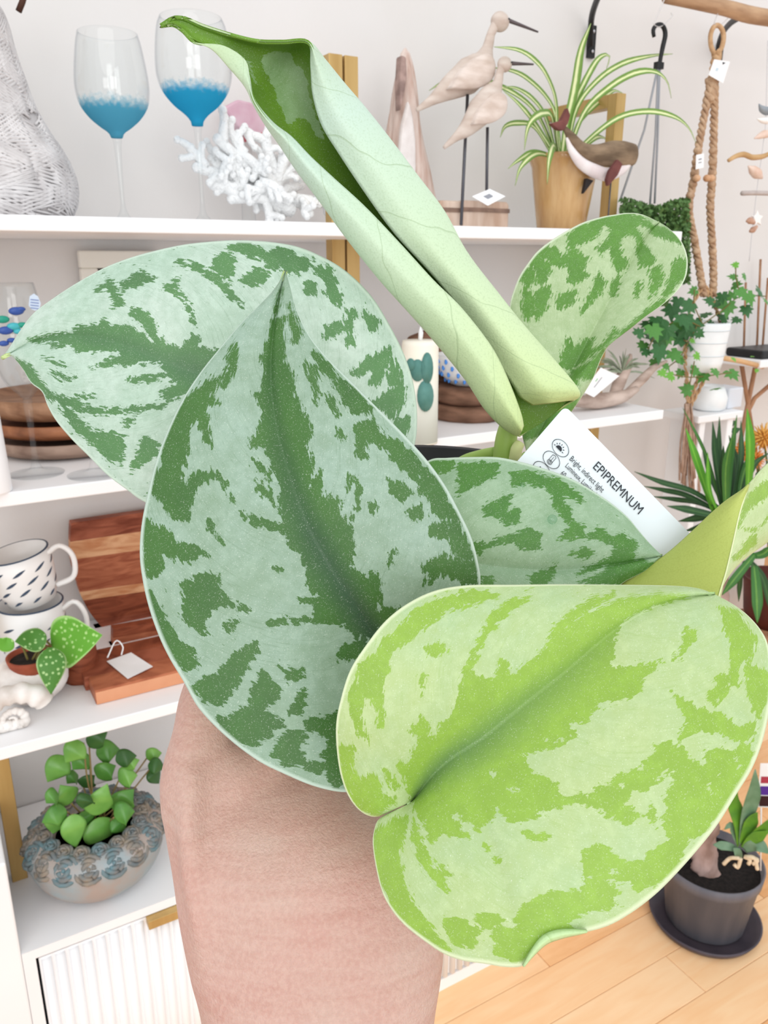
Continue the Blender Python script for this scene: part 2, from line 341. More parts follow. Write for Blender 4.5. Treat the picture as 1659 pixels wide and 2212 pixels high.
# ---- whitewashed wooden tree
t = thing('driftwood_tree', 'pale whitewashed wooden cone-shaped tree between the brass posts and the birds', 'ornament', PY(872, 485, 1.33)*np.array([1, 1, 0])+np.array([0, 0, ZT]))
wm_ = M('whitewashed_wood', (222, 205, 196), .8, (186, 150, 134), 26, bump=.4, stretch=(3.2, 3.2, .35), contrast=(.4, .72))
def slab(poly, Y, th, nm, mat):
    p = [PY(x, y, Y) for x, y in poly]; return bevel(G().prism(p, (0, 1, 0), th).ob(nm, mat, t, smooth=False), .004)
c, pr = lathe_px(874, 300, [(486, 78), (440, 66), (400, 56), (340, 46), (280, 37), (215, 29), (160, 20), (125, 12), (108, 6), (104, 2)], Y=1.345)
pr = setz(pr, ZT)
G().lathe(smoothprof(pr, 30), c, 28, wob=lambda th, z: .08*np.sin(5*th+z*30)+.05*np.sin(9*th+1)).ob('trunk_cone', wm_, t)
rec = [(884, 216), (893, 250), (899, 300), (900, 360), (896, 430), (884, 484), (866, 484), (862, 420), (863, 340), (870, 270)]
slab(rec, 1.296, .012, 'carved_niche', M('niche_white', (236, 230, 228), .8, (216, 206, 202), 30))
slab([(868, 118), (878, 122), (880, 170), (872, 215), (866, 240), (864, 180)], 1.306, .02, 'bark_streak', M('bark_streak', (176, 150, 142), .8, (140, 118, 112), 60))

# ---- two wooden birds on a split block
t = thing('shorebird_pair', 'pair of carved wooden long-billed birds on metal rods over a split wood block', 'ornament', PY(1024, 490, 1.27)*np.array([1, 1, 0])+np.array([0, 0, ZT]))
bw = M('carved_bird_wood', (216, 203, 193), .8, (196, 178, 166), 22, bump=.25, stretch=(1, 1, 3)); bwl = M('wing_wood', (226, 212, 203), .8, (204, 186, 174), 30, bump=.3, stretch=(1, 1, 3)); bk = M('bill_metal', (96, 86, 88), .45, metal=.3)
blk = M('block_wood', (214, 192, 176), .75, (184, 154, 134), 14, bump=.2, stretch=(3, 3, .8)); blkd = M('block_bark', (150, 122, 106), .85, (108, 86, 76), 30, bump=.5)
def bird(Y, spine, rads, head, hr, bill, wing):
    sp_ = [PY(x, y, Y) for x, y in spine]; d = depth(sp_[2])
    b = G(); b.tube(sp_, [r*d/FPX for r in rads], 14, n=30, flat=.72, hint=(0, 1, 0)); h = PY(*head, Y); b.ell(h, hr*d/FPX, hr*d/FPX*.8, hr*d/FPX*.92)
    o = b.ob('bird_body', bw, t)
    G().tube([PY(*bill[0], Y), PY(*bill[1], Y)], [4.5*d/FPX, 2*d/FPX], 8).ob('bill', bk, o)
    e = PY(head[0]+hr*.45, head[1]-hr*.12, Y)-np.array([0, hr*.72*d/FPX, 0]); G().ell(e, .0016, .0012, .0016, nu=8, nv=6).ob('eye', ink, o)
    wq = cat([PY(x, y, Y) for x, y in wing]+[PY(*wing[0], Y)], 30)[:-1]; cen = wq.mean(0); off = np.array([0, -hr*1.5*d/FPX, 0])
    V = [cen+off*1.2]; F = []
    for s_, k_ in ((.5, 1.16), (.93, 1.08), (1.0, .98), (1.0, .3)): V += [cen+(q-cen)*s_+off*k_ for q in wq]
    n = len(wq); F += [(0, 1+i, 1+(i+1) % n) for i in range(n)]
    for r_ in range(3): F += [(1+r_*n+i, 1+(r_+1)*n+i, 1+(r_+1)*n+(i+1) % n, 1+r_*n+(i+1) % n) for i in range(n)]
    ob('wing', V, F, bwl, o); return o
bird(1.27, [(900, 238), (935, 215), (970, 190), (1010, 165), (1040, 140), (1053, 105), (1062, 70), (1076, 46)], [4, 11, 25, 37, 31, 13, 9.5, 12], (1080, 47), 22, ((1098, 44), (1162, 69)), [(955, 196), (985, 150), (1030, 122), (1050, 140), (1046, 175), (1015, 196)])
bird(1.235, [(959, 319), (985, 296), (1010, 275), (1038, 240), (1062, 205), (1075, 180), (1080, 155), (1088, 140)], [4, 9, 19, 31, 26, 12, 9, 11], (1090, 139), 17, ((1105, 137), (1152, 139)), [(1008, 272), (1022, 235), (1055, 205), (1078, 212), (1078, 245), (1050, 268)])
rodm = M('rod_steel', (92, 92, 98), .4, metal=.7)
G().tube([PY(1010, 205, 1.262), PY(996, 486, 1.225)], .0028, 8).ob('rod', rodm, t); G().tube([PY(1053, 275, 1.235), PY(1051, 432, 1.235)], .0028, 8).ob('rod', rodm, t)
for x0, x1, yy in ((948, 997, 1.24), (998, 1098, 1.245)):
    a, b_ = PY(x0, 490, yy), PY(x1, 490, yy); zt = zfor(a[0], yy, 432)
    pr_ = [(a[0], ZT), (b_[0], ZT), (b_[0], zt-.006), (b_[0]-.004, zt), (a[0]+.004, zt), (a[0], zt-.006)]
    o = bevel(G().prism([(x, yy, z) for x, z in pr_], (0, 1, 0), .055).ob('wood_block', blk, t, smooth=False), .003)
    G().box(a[0]-.0006, b_[0]+.0006, yy-.0016, yy+.054, zt-.019, zt-.012).ob('bark_band', blkd, o, smooth=False)
def card(name, px, Y, label, group=None, th=.0006, mat=paper, cap=True, marks=(), parent=None, ydep=None):
    pts = [PY(x, y, Y if ydep is None else ydep[i]) for i, (x, y) in enumerate(px)]
    n = np.cross(pts[1]-pts[0], pts[2]-pts[0]); n /= np.linalg.norm(n); n = n if n @ CF > 0 else -n
    o = G().prism(pts, n, th).ob(name, mat, parent, smooth=False)
    if parent is None: tag(o, label, 'tag', group)
    base = np.array(o['_b'])
    for mk, mm in marks:
        q = [pts[0]+(pts[1]-pts[0])*a+(pts[3]-pts[0])*b-n*.0004 for a, b in mk]; o2 = G().prism(q, n, .0002).ob('print', mm, o, smooth=False)
    return o
card('price_tag', [(1020, 424), (1058, 408), (1092, 424), (1054, 444)], 1.21, 'small white price tag lying against the wood block of the birds', 'price tags', ydep=(1.212, 1.222, 1.212, 1.202), marks=[(((.35, .3), (.7, .3), (.7, .6), (.35, .6)), greyink)])

# ---- spider plant in a glazed pot
Ysp = 1.262
c, pr = lathe_px(1212, 480, [(494, 50), (440, 59), (390, 66), (362, 70), (350, 75), (340, 77), (336, 75), (342, 68), (365, 62)], Y=Ysp); pr = setz(pr, ZT)
sp_t = thing('spider_plant', 'spider plant with cream-striped arching leaves in a glossy golden glazed pot', 'plant', (c[0], c[1], ZT))
G().lathe(pr, c, 48).ob('pot', M('honey_glaze', (206, 168, 116), .16, (180, 136, 84), 22, bump=.5, stretch=(2.6, 2.6, .5), spec=.7, contrast=(.3, .7)), sp_t)
G().lathe([(.001, pr[-1][1]), (pr[-1][0], pr[-1][1])], c, 30, cap=False).ob('soil', M('potting_soil', (48, 38, 32), .95, (30, 24, 20), 90, bump=.8), sp_t)
spm = stripe_mat('spider_leaf', (112, 148, 66), (226, 232, 178), .3)
def ribbon(pts, wid, nrm, mat, parent, n=22, fold=.3, name='leaf', base_w=.6, thick=.0005):
    p = cat(pts, n); T = np.gradient(p, axis=0); T /= np.linalg.norm(T, axis=1)[:, None]; nn = np.asarray(nrm, float)
    S_ = np.cross(T, nn); S_ /= np.linalg.norm(S_, axis=1)[:, None]+1e-9; Nn = np.cross(S_, T)
    s = np.linspace(0, 1, n); wv = wid*(base_w+(1-base_w)*np.sin(np.minimum(s*1.6, 1)*math.pi/2))*np.clip((1-s)*3.2, .03, 1)**.8
    V = []; A = []; U_ = []
    for k, a in enumerate((-1, -.5, 0, .5, 1)):
        V.append(p+S_*(a*wv)[:, None]+Nn*(fold*abs(a)*wv)[:, None]); A.append(np.full(n, a)); U_.append(s)
    V = np.vstack(V); F = [(k*n+i, k*n+i+1, (k+1)*n+i+1, (k+1)*n+i) for k in range(4) for i in range(n-1)]
    o = ob(name, V, F, mat, parent, attrs={'vv': np.hstack(A), 'uu': np.hstack(U_)})
    m = o.modifiers.new('solid', 'SOLIDIFY'); m.thickness = thick; m.offset = 0; return o
z3 = lambda q: [(780+x/2.9625, y/2.9625) for x, y in q]; z4 = lambda q: [(1099+x/2.9625, y/2.9625) for x, y in q]
SL = [(z3([(1270, 1010), (1250, 860), (1240, 640), (1180, 480), (1100, 380), (1000, 320), (850, 300)]), 7, -.05), (z3([(1280, 1010), (1240, 740), (1180, 620), (1080, 520), (980, 460), (830, 430)]), 6.5, .0),
      (z3([(1250, 1010), (1180, 760), (1100, 640), (1000, 570), (910, 555)]), 6.5, .04), (z3([(1240, 1010), (1200, 930), (1100, 780), (1000, 660), (910, 580)]), 7, -.03),
      (z3([(1260, 1010), (1220, 760), (1170, 725), (1100, 760), (1060, 830), (1045, 960)]), 8, -.06), (z3([(1230, 1010), (1110, 820), (1000, 790), (920, 810), (890, 880)]), 7, .05),
      (z3([(1240, 1010), (1180, 990), (1090, 980), (1000, 1030), (940, 1080)]), 6.5, -.05), (z3([(1240, 1010), (1120, 985), (1020, 1070), (985, 1190)]), 6.5, -.07), (z3([(1260, 1010), (1230, 930), (1200, 1020), (1190, 1180)]), 8, -.085),
      (z3([(1280, 1010), (1310, 800), (1360, 560), (1400, 330), (1470, 150)]), 13, .02), (z4([(360, 1010), (410, 700), (480, 530), (560, 390), (620, 350), (645, 370), (625, 440)]), 8, .05),
      (z4([(370, 1010), (430, 700), (560, 520), (720, 410), (900, 360), (1050, 345)]), 6.5, .03), (z4([(370, 1010), (480, 720), (640, 560), (800, 470), (930, 460), (1010, 520), (1040, 630)]), 7.5, -.03),
      (z4([(390, 1010), (560, 850), (720, 745), (900, 715), (1060, 750), (1150, 820), (1200, 920)]), 7, -.05), (z4([(400, 1010), (540, 890), (600, 880), (650, 910)]), 6, .06), (z3([(1250, 1010), (1100, 700), (850, 540), (640, 535), (530, 525), (435, 580)]), 7, .075),
      (z4([(380, 1010), (450, 780), (640, 600), (700, 585), (745, 610)]), 6, .08), (z3([(1290, 1010), (1350, 760), (1420, 520), (1480, 420)]), 8, .06)]
for q, wd, dy in SL:
    n = len(q); P3 = [PY(x, y, Ysp+dy*min(1, 1.6*i/(n-1))) for i, (x, y) in enumerate(q)]
    ribbon(P3, wd*1.48/FPX, (0.15, -1, .35), spm, sp_t, 26, .35)

# ---- wooden whale on a slim stand
Yw = 1.185; wt = thing('wooden_whale', 'driftwood whale with white slatted belly and red-brown fins before the golden pot', 'ornament', PY(1322, 490, Yw)*np.array([1, 1, 0])+np.array([0, 0, ZT]))
wk = lambda q: [PY(x, y, Yw) for x, y in z4(q)]; d = 1.4/FPX
dw = M('weathered_wood', (150, 128, 104), .85, (104, 86, 68), 20, bump=.5, stretch=(1, 1, 3)); dr = M('fin_wood', (128, 78, 72), .8, (96, 54, 52), 30, bump=.3)
b = G(); b.tube(wk([(355, 815), (400, 880), (470, 955), (560, 990), (660, 985), (740, 990), (800, 990), (818, 992)]), [5*d, 12*d, 15*d, 22*d, 28*d, 29*d, 24*d, 10*d], 16, n=30, flat=.6, hint=(0, 1, 0)); bo = b.ob('back', dw, wt)
b = G(); b.tube(wk([(370, 880), (400, 960), (460, 1040), (540, 1090), (620, 1115), (700, 1095), (760, 1050), (800, 1010)]), [3*d, 8*d, 12*d, 15*d, 15*d, 14*d, 10*d, 3*d], 12, n=26, flat=.9, hint=(0, 1, 0)); be = b.ob('belly', M('belly_white', (240, 234, 234), .7, (222, 208, 208), 30, bump=.2), wt)
def wedge(q, Y, th, nm, m, par): p = [PY(x, y, Y) for x, y in z4(q)]; return bevel(G().prism(p, (0, 1, 0), th).ob(nm, m, par, smooth=False), .001)
wedge([(275, 790), (340, 770), (380, 690), (395, 740), (380, 790), (352, 835), (320, 830)], Yw-.004, .01, 'tail_fluke', dr, wt)
wedge([(700, 1020), (730, 1050), (700, 1120), (640, 1190), (630, 1150), (650, 1090)], Yw-.028, .008, 'flipper', dr, wt)
wedge([(500, 1140), (545, 1155), (480, 1240)], Yw+.005, .008, 'far_flipper', M('fin_black', (38, 32, 32), .6), wt)
p0 = PY(1320, 388, Yw); G().tube([p0, (p0[0], p0[1], ZT+.004)], .0014, 8).ob('rod', rodm, wt); G().lathe([(.025, ZT), (.025, ZT+.004)], (p0[0], p0[1], 0), 24).ob('stand_foot', rodm, wt)
# ------------------------------------------------------------------ hanging things on the right
YB = 1.27
bkm = M('black_iron', (24, 24, 26), .45, (34, 34, 36), 50)
br_pts = [PY(1440, -8, YB), PY(1500, 4, YB), PY(1570, 18, YB), PY(1620, 32, YB), PY(1700, 46, YB), PY(1800, 70, YB)]
tag(G().tube(br_pts, [.0125, .013, .0145, .016, .0155, .015], 14, n=24).ob('driftwood_branch', M('branch_wood', (196, 160, 126), .7, (164, 128, 98), 14, bump=.3, stretch=(1, 4, 4))), 'smooth tan driftwood branch used as a hanging rail at top right', 'branch')
def bracket(pts, label, plate):
    t = thing('wall_bracket', label, 'bracket', pts[0], 'black wall brackets')
    G().tube(pts, .0062, 8, n=16).ob('arm', bkm, t)
    a = np.array(plate); G().box(a[0]-.009, a[0]+.009, YW-.008, YW, a[2]-.05, a[2]+.012).ob('wall_plate', bkm, t, smooth=False)
    for dz in (-.038, 0): G().ell((a[0], YW-.010, a[2]+dz), .0035, .002, .0035, nu=8, nv=6).ob('screw', M('screw_steel', (190, 190, 195), .3, metal=.8), t)
a = PY(1276, 100, YW-.012); bracket([a, PY(1276, 80, YW-.015), PY(1277, 45, YW-.03), PY(1284, 15, YW-.07), PY(1300, -20, 1.33), PY(1330, -50, YB)], 'black curved iron wall bracket above the spider plant', PY(1276, 70, YW))
a = PY(1552, 112, YW-.012); bracket([a, PY(1553, 95, YW-.02), PY(1562, 70, YW-.06), PY(1578, 50, 1.34), PY(1600, 36, YB)], 'black curved iron wall bracket behind the macrame hanger loop', PY(1551, 110, YW))

# hanging basket with dense green plant
cx, cz = PY(1424, 140, YB), None
hb = thing('hanging_planter', 'hanging planter on a black hook with grey straps and dense dark green foliage', 'plant', PY(1412, 600, YB))
h = [PY(x, y, YB) for x, y in ((1413, 80), (1411, 66), (1416, 56), (1426, 53), (1434, 60), (1437, 76), (1432, 100), (1427, 125), (1424, 148))]
G().tube(h, [.0035, .004, .004, .0042, .0045, .0048, .0048, .0042, .004], 10, n=30).ob('hook', bkm, hb)
p = PY(1423, 142, YB); G().box(p[0]-.009, p[0]+.009, p[1]-.005, p[1]+.005, p[2]-.006, p[2]+.006).ob('collar', bkm, hb, smooth=False)
stm = M('grey_strap', (158, 160, 166), .5)
for q in ([(1421, 145), (1392, 280), (1340, 432)], [(1422, 145), (1416, 290), (1404, 440)], [(1425, 145), (1421, 290), (1414, 440)]):
    G().tube([PY(x, y, YB) for x, y in q], .0022, 6).ob('strap', stm, hb)
clearm = M('clear_plastic', (225, 222, 222), .2, alpha=.55)
for pts, lb in (([(1440, -12), (1415, 45), (1412, 52), (1420, 58), (1430, 56), (1452, 34), (1450, 28)], 'clear plastic S-hook carrying the black plant hanger hook'), ([(1560, -6), (1552, 25), (1543, 50), (1552, 56), (1562, 50), (1572, 40)], 'clear plastic S-hook carrying the macrame loop')):
    tag(G().tube([PY(x, y, YB-.003) for x, y in pts], .0013, 6, n=20).ob('clear_hook', clearm), lb, 'hook')
fo = G(); fm = [M('moss_leaf_dark', (70, 104, 54), .7, (96, 132, 74), 50), M('moss_leaf', (84, 120, 64), .7, (62, 96, 46), 50)]
for i in range(6000):
    x = rng.uniform(1340, 1490); y = rng.uniform(437+8*math.sin(x*.05), 612); dy = rng.uniform(-.055, .05)
    p = PY(x, y, YB+dy); a = rng.normal(0, 1, 3); a /= np.linalg.norm(a); b_ = np.cross(a, rng.normal(0, 1, 3)); b_ /= np.linalg.norm(b_); s_ = rng.uniform(.004, .0075)
    fo.add([p-a*s_, p+b_*s_*.6, p+a*s_, p-b_*s_*.6], [(0, 1, 2, 3)])
fo.ob('foliage', fm[0], hb, smooth=False, kind='stuff')
c, pr = lathe_px(1412, 560, [(660, 36), (640, 44), (580, 50), (520, 50), (512, 44)], Y=YB); G().lathe(pr, c, 24).ob('basket', fm[0], hb)

# macrame hanger
jute = M('jute_cord', (206, 176, 146), .95, (172, 138, 110), 60, bump=.5, bscale=300)
jt = M('jute_light', (212, 176, 138), .95, (184, 146, 108), 60, bump=.4, bscale=300)
mh = thing('macrame_hanger', 'knotted jute macrame plant hanger with wooden beads hanging from the branch', 'hanger', PY(1540, 560, YB))
lp = [PY(x, y, YB) for x, y in ((1544, 118), (1536, 100), (1535, 75), (1543, 57), (1555, 57), (1563, 75), (1560, 100), (1550, 118))]
G().tube(lp, .0048, 8, n=30).ob('loop', jt, mh)
def twist(pts, n, r, rr, nm, mat=jute, turns=1.6, strands=3):
    p = cat(np.array([PY(x, y, YB) for x, y in pts]), n); g = G(); L_ = np.linalg.norm(np.diff(p, axis=0), axis=1).sum()
    for k in range(strands):
        ph = np.linspace(0, turns*L_/.02*2*math.pi/3, n)+k*2*math.pi/strands
        g.tube(p+np.outer(np.cos(ph)*rr, CR)+np.outer(np.sin(ph)*rr, CF), r, 6)
    return g.ob(nm, mat, mh)
twist([(1549, 112), (1545, 140), (1541, 170)], 30, .006, .005, 'wrapped_neck', jt)
SP = {}
for key, q in (('near', [(1537, 165), (1525, 230), (1510, 310), (1498, 390), (1488, 450), (1500, 520), (1512, 590), (1520, 640)]), ('far', [(1544, 165), (1543, 230), (1541, 310), (1538, 390), (1534, 450), (1538, 520), (1541, 590), (1540, 640)])):
    twist(q, 120, .0042, .0048, 'cord')
    cq = cat(np.array(q, float), 60); SP[key] = cq
    for i in list(range(20, 36, 3))+list(range(44, 58, 3)):
        x, y = cq[i]; G().ell(PY(x, y, YB-.002), .0105, .009, .0075, nu=10, nv=7).ob('knot', jute, mh)
bead = M('wood_bead', (218, 176, 140), .5, (198, 152, 114), 30)
for x, y in ((1505, 385), (1527, 385), (1536, 385)): G().ell(PY(x, y, YB-.014), .008, .008, .0075).ob('bead', bead, mh)
twist([(1535, 170), (1538, 190), (1530, 220)], 20, .007, .006, 'wrapped_neck', jute)
for q in ([(1520, 612), (1505, 640), (1490, 668)], [(1520, 612), (1540, 650), (1558, 700), (1556, 715)], [(1557, 705), (1545, 745), (1525, 765)], [(1538, 620), (1530, 640), (1522, 620)], [(1490, 668), (1480, 740), (1484, 830), (1486, 880)], [(1556, 715), (1530, 800), (1490, 880)], [(1525, 765), (1500, 840), (1486, 880)]):
    twist(q, 40, .0026, .003, 'cord', jt if q[0][1] > 600 else jute, strands=2)
g = G()
for k in range(26):
    a = PY(1486+rng.uniform(-7, 7), 872, YB+rng.uniform(-.008, .008)); e = PY(1487+rng.uniform(-20, 26), rng.uniform(1010, 1075), YB+rng.uniform(-.02, .02)); g.tube([a, (a+e)/2+rng.normal(0, .003, 3), e], .0024, 5, n=7)
g.ob('tassel', M('tassel_jute', (192, 164, 146), .95, (164, 132, 112), 60), mh)
card('price_tag', [(1543, 128), (1577, 133), (1562, 180), (1531, 162)], YB-.02, 'white rectangular price tag on the neck of the macrame hanger', 'price tags', marks=[(((.55, .1), (.75, .12), (.62, .26)), ink), (((.3, .5), (.45, .5), (.45, .7), (.3, .7)), M('pale_blue_print', (200, 216, 226), .6))])
card('price_tag', [(1504, 335), (1521, 331), (1520, 362), (1503, 366)], YB-.03, 'narrow white tag tied low on the near macrame cord', 'price tags', marks=[(((.3, .3), (.7, .3), (.7, .4), (.3, .4)), greyink), (((.3, .55), (.7, .55), (.7, .62), (.3, .62)), greyink)])

# ivy in a white pot held by the macrame
iv = thing('ivy', 'trailing green ivy in a white wire-patterned pot held by the macrame hanger', 'plant', PY(1515, 800, YB))
c, pr = lathe_px(1512, 780, [(800, 42), (780, 46), (740, 50), (700, 54), (695, 52), (702, 46)], Y=YB); potw = M('pot_white', (244, 246, 247), .4, (232, 236, 238), 20)
G().lathe(pr, c, 32).ob('pot', potw, iv)
gr = M('pot_line', (205, 212, 216), .5)
for row in (712, 738, 766):
    z = zfor(c[0], c[1], row); r_ = np.interp(z, [q[1] for q in pr[:4]], [q[0] for q in pr[:4]])+.0004; th_ = np.linspace(0, 2*math.pi, 40); G().tube(np.stack([c[0]+r_*np.cos(th_), c[1]+r_*np.sin(th_), np.full(40, z)], 1), .0009, 5).ob('pot_ring', gr, iv)
G().lathe([(.001, pr[-1][1]), (pr[-1][0]*1.02, pr[-1][1])], c, 24, cap=False).ob('soil', MATS['potting_soil'], iv)
ivm = [M('ivy_dark', (46, 92, 50), .5, (62, 116, 62), 40), M('ivy_mid', (72, 128, 58), .5, (92, 152, 70), 40), M('ivy_bright', (122, 184, 70), .5, (98, 160, 60), 40)]
ang = [90, 62, 48, 28, 6, -14, -34, -58, -75, -90]; rad = [1, .52, .78, .5, .84, .5, .72, .55, .5, .22]
lobes = [(math.cos(math.radians(a))*r, math.sin(math.radians(a))*r) for a, r in zip(ang, rad)]; lobes += [(-x, y) for x, y in lobes[::-1][1:-1]]
def leafmesh(name, poly, mats_):
    """fan leaf: outline in the plane, slight cup, one mesh per material"""
    res = []
    for m in mats_:
        n = len(poly); v = [(0, -.05, .0)]+[(x, y, -.12*(x*x+y*y)) for x, y in poly]; f = [(0, 1+i, 1+(i+1) % n) for i in range(n)]
        me = bpy.data.meshes.new(name); me.from_pydata(v, [], f); me.materials.append(m); me.update(); res.append(me)
    return res
ivme = leafmesh('ivy_leaf', lobes, ivm)
def put(me, p, nrm, up, s, parent, name='leaf'):
    z = Vector(nrm).normalized(); y = Vector(up); y = (y-z*y.dot(z)).normalized(); x = y.cross(z)
    o = bpy.data.objects.new(name, me); COL.objects.link(o); o.parent = parent; b_ = np.array(parent['_b']); q = np.asarray(p)-b_
    o.matrix_local = Matrix(((x[0]*s, y[0]*s, z[0]*s, q[0]), (x[1]*s, y[1]*s, z[1]*s, q[1]), (x[2]*s, y[2]*s, z[2]*s, q[2]), (0, 0, 0, 1))); return o
IV = [(1420, 690, 24, 0), (1452, 668, 24, 0), (1440, 712, 26, 0), (1475, 688, 24, 0), (1405, 728, 22, 0), (1470, 730, 26, 0), (1500, 700, 24, 0), (1425, 758, 24, 0), (1455, 764, 24, 1), (1495, 745, 20, 0), (1400, 700, 20, 0), (1482, 712, 24, 0),
      (1465, 650, 18, 0), (1490, 660, 20, 0), (1500, 628, 13, 1), (1525, 680, 18, 0), (1548, 655, 20, 0), (1572, 662, 22, 1), (1565, 688, 18, 0), (1580, 640, 16, 1), (1588, 616, 16, 1), (1600, 630, 18, 1), (1618, 640, 22, 1), (1640, 628, 20, 0), (1655, 650, 14, 1), (1590, 572, 10, 2), (1586, 598, 14, 1), (1608, 596, 12, 1), (1612, 668, 18, 0), (1592, 690, 15, 0), (1560, 640, 16, 0), (1535, 650, 15, 0), (1380, 720, 16, 0), (1390, 745, 16, 1), (1415, 780, 15, 1), (1440, 730, 20, 1), (1462, 700, 20, 1),
      (1495, 735, 9, 2), (1505, 768, 12, 2), (1438, 790, 13, 1), (1470, 780, 12, 1), (1430, 804, 12, 2), (1450, 812, 14, 2), (1470, 805, 14, 1), (1500, 800, 17, 1), (1520, 812, 18, 1), (1545, 802, 15, 1), (1535, 790, 12, 1), (1580, 806, 22, 1), (1486, 842, 19, 1), (1545, 840, 15, 1), (1510, 786, 14, 2), (1585, 775, 9, 2), (1625, 770, 6, 2), (1635, 800, 6, 2), (1484, 690, 22, 0), (1510, 720, 14, 0), (1412, 712, 24, 1), (1394, 760, 15, 0), (1428, 735, 24, 0), (1536, 700, 14, 0)]
d = 1.72/FPX
for i, (x, y, s_, k) in enumerate(IV):
    nrm = -CF+rng.normal(0, .35, 3)+np.array([0, 0, .25]); put(ivme[k], PY(x, y, YB-.045+rng.uniform(-.03, .05)), nrm, np.array([0, 0, -.6])+rng.normal(0, .5, 3), s_*1.3*d, iv)
stem = M('ivy_stem', (120, 110, 60), .7)
for q in ([(1512, 705), (1470, 690), (1420, 720), (1395, 765)], [(1512, 705), (1560, 670), (1600, 640), (1655, 640)], [(1600, 640), (1590, 600), (1590, 565)], [(1505, 705), (1470, 770), (1440, 800), (1490, 815), (1580, 805)], [(1500, 780), (1490, 830)], [(1520, 705), (1500, 660), (1500, 625)]):
    G().tube([PY(x, y, YB-.035) for x, y in q], .0014, 5, n=16).ob('stem', stem, iv)

# shell mobile at the right edge
mb = thing('shell_mobile', 'hanging mobile of shells and driftwood sticks at the right edge', 'mobile', PY(1632, 520, YB))
mp_ = lambda x, y: PY(1560+x*.1537, 180+y*.1537, YB)
G().tube([mp_(640, -600), mp_(610, 560), mp_(575, 850), mp_(545, 1100), mp_(500, 1400), mp_(470, 1650), mp_(430, 2000), mp_(380, 2500)], .0007, 5, n=24).ob('thread', M('thread', (205, 205, 210), .6), mb)
drf = M('mobile_driftwood', (212, 176, 130), .8, (188, 150, 104), 20, bump=.3); drg = M('mobile_stick_grey', (204, 194, 190), .85, (180, 168, 164), 30)
G().tube([mp_(90, 1085), mp_(200, 1020), mp_(310, 1000), mp_(420, 1040), mp_(560, 1030), mp_(640, 1000), mp_(760, 960), mp_(900, 990)], [.004, .0052, .006, .006, .0056, .005, .005, .003], 10, n=24).ob('stick', drf, mb)
G().tube([mp_(280, 1545), mp_(450, 1540), mp_(640, 1545), mp_(900, 1550)], .0052, 10, n=10).ob('stick', drg, mb)
shl = M('shell_pink', (238, 218, 206), .4, (222, 188, 168), 40); shg = M('shell_grey', (150, 158, 166), .5, (120, 128, 136), 60); shw = M('shell_white', (246, 243, 240), .5); shb = M('shell_brown', (206, 168, 146), .5, (180, 138, 116), 50)
def cone_shell(pts, rads, m): G().tube([mp_(*p) for p in pts], rads, 12, n=14).ob('shell', m, mb)
cone_shell([(515, 290), (560, 360), (630, 390), (720, 380)], [.001, .007, .009, .004], shg); cone_shell([(490, 500), (560, 520), (640, 520), (760, 500)], [.001, .006, .008, .003], shw)
cone_shell([(450, 775), (530, 740), (600, 715), (720, 720)], [.001, .0065, .009, .004], shl); cone_shell([(365, 1160), (430, 1220), (490, 1270), (560, 1330)], [.001, .010, .012, .003], shl)
cone_shell([(340, 1940), (390, 1930), (450, 1960)], [.002, .008, .004], shb); cone_shell([(390, 2080), (430, 2060), (490, 2010)], [.003, .007, .003], shb)
st5 = []
for k in range(10):
    a = math.pi/2+k*math.pi/5; r = 75 if k % 2 == 0 else 38; st5.append(mp_(505+r*math.cos(a)*1.1, 1900-r*math.sin(a)*1.6))
bevel(G().prism(st5, (0, 1, 0), .006).ob('star', shw, mb, smooth=False), .002)

# ------------------------------------------------------------------ far room at the right
tb = thing('side_table', 'white table on slim wooden trestle legs in the bright area at right edge', 'table', PY(1650, 900, 1.40)*np.array([1, 1, 0]))
zt = PY(1640, 770, 1.36)[2]; ax = PY(1600, 770, 1.36)[0]
bevel(G().box(ax, ax+.5, 1.30, 1.46, zt-.02, zt).ob('table_top', white, tb, smooth=False), .003)
wl = M('trestle_wood', (176, 132, 100), .6, (150, 108, 80), 20)
for q in ([(1600, 775, 1.38), (1612, 850, 1.38), (1622, 1250, 1.38)], [(1635, 775, 1.38), (1618, 860, 1.38), (1600, 1250, 1.38)], [(1700, 800, 1.38), (1630, 860, 1.38), (1610, 900, 1.38)]):
    e = [PY(*p) for p in q]; e[-1][2] = max(e[-1][2], 0.002) if len(q) and q[-1][1] > 1000 else e[-1][2]
    if q[-1][1] > 1000:
        k = e[1]+(e[1]-e[0])*((e[1][2]-.002)/max(1e-6, e[0][2]-e[1][2])); e[-1] = k
    G().tube(e, .006, 8).ob('leg', wl, tb)
o = bevel(G().box(ax+.015, ax+.4, 1.31, 1.42, zt, zt+.022).ob('black_tray', blackp, smooth=False), .006); tag(o, 'black tray lying on the white table at the right edge', 'tray')
for k, (x, zz) in enumerate(((1608, 610), (1640, 560), (1656, 600))):
    o = G().tube([(PY(x, 750, 1.435)[0], 1.435+k*.006, zt), PY(x+3, zz, 1.435+k*.006)], .003, 8).ob('wooden_dowel', wl); tag(o, ('slim upright wooden dowel behind the ivy, leftmost of three', 'slim upright wooden dowel behind the ivy, middle of three', 'slim upright wooden dowel cut by the right picture edge')[k], 'dowel', 'upright dowels on the table')
bl = thing('low_shelf', 'low white shelf behind the yucca at the right of the shelving', 'shelf', PY(1560, 900, 1.30)*np.array([1, 1, 0]))
z2 = PY(1560, 893, 1.25)[2]; xa = PY(1511, 893, 1.25)[0]; xb = PY(1606, 893, 1.25)[0]
bevel(G().box(xa, xb, 1.25, 1.36, z2-.018, z2).ob('shelf_board', white, bl, smooth=False), .003)
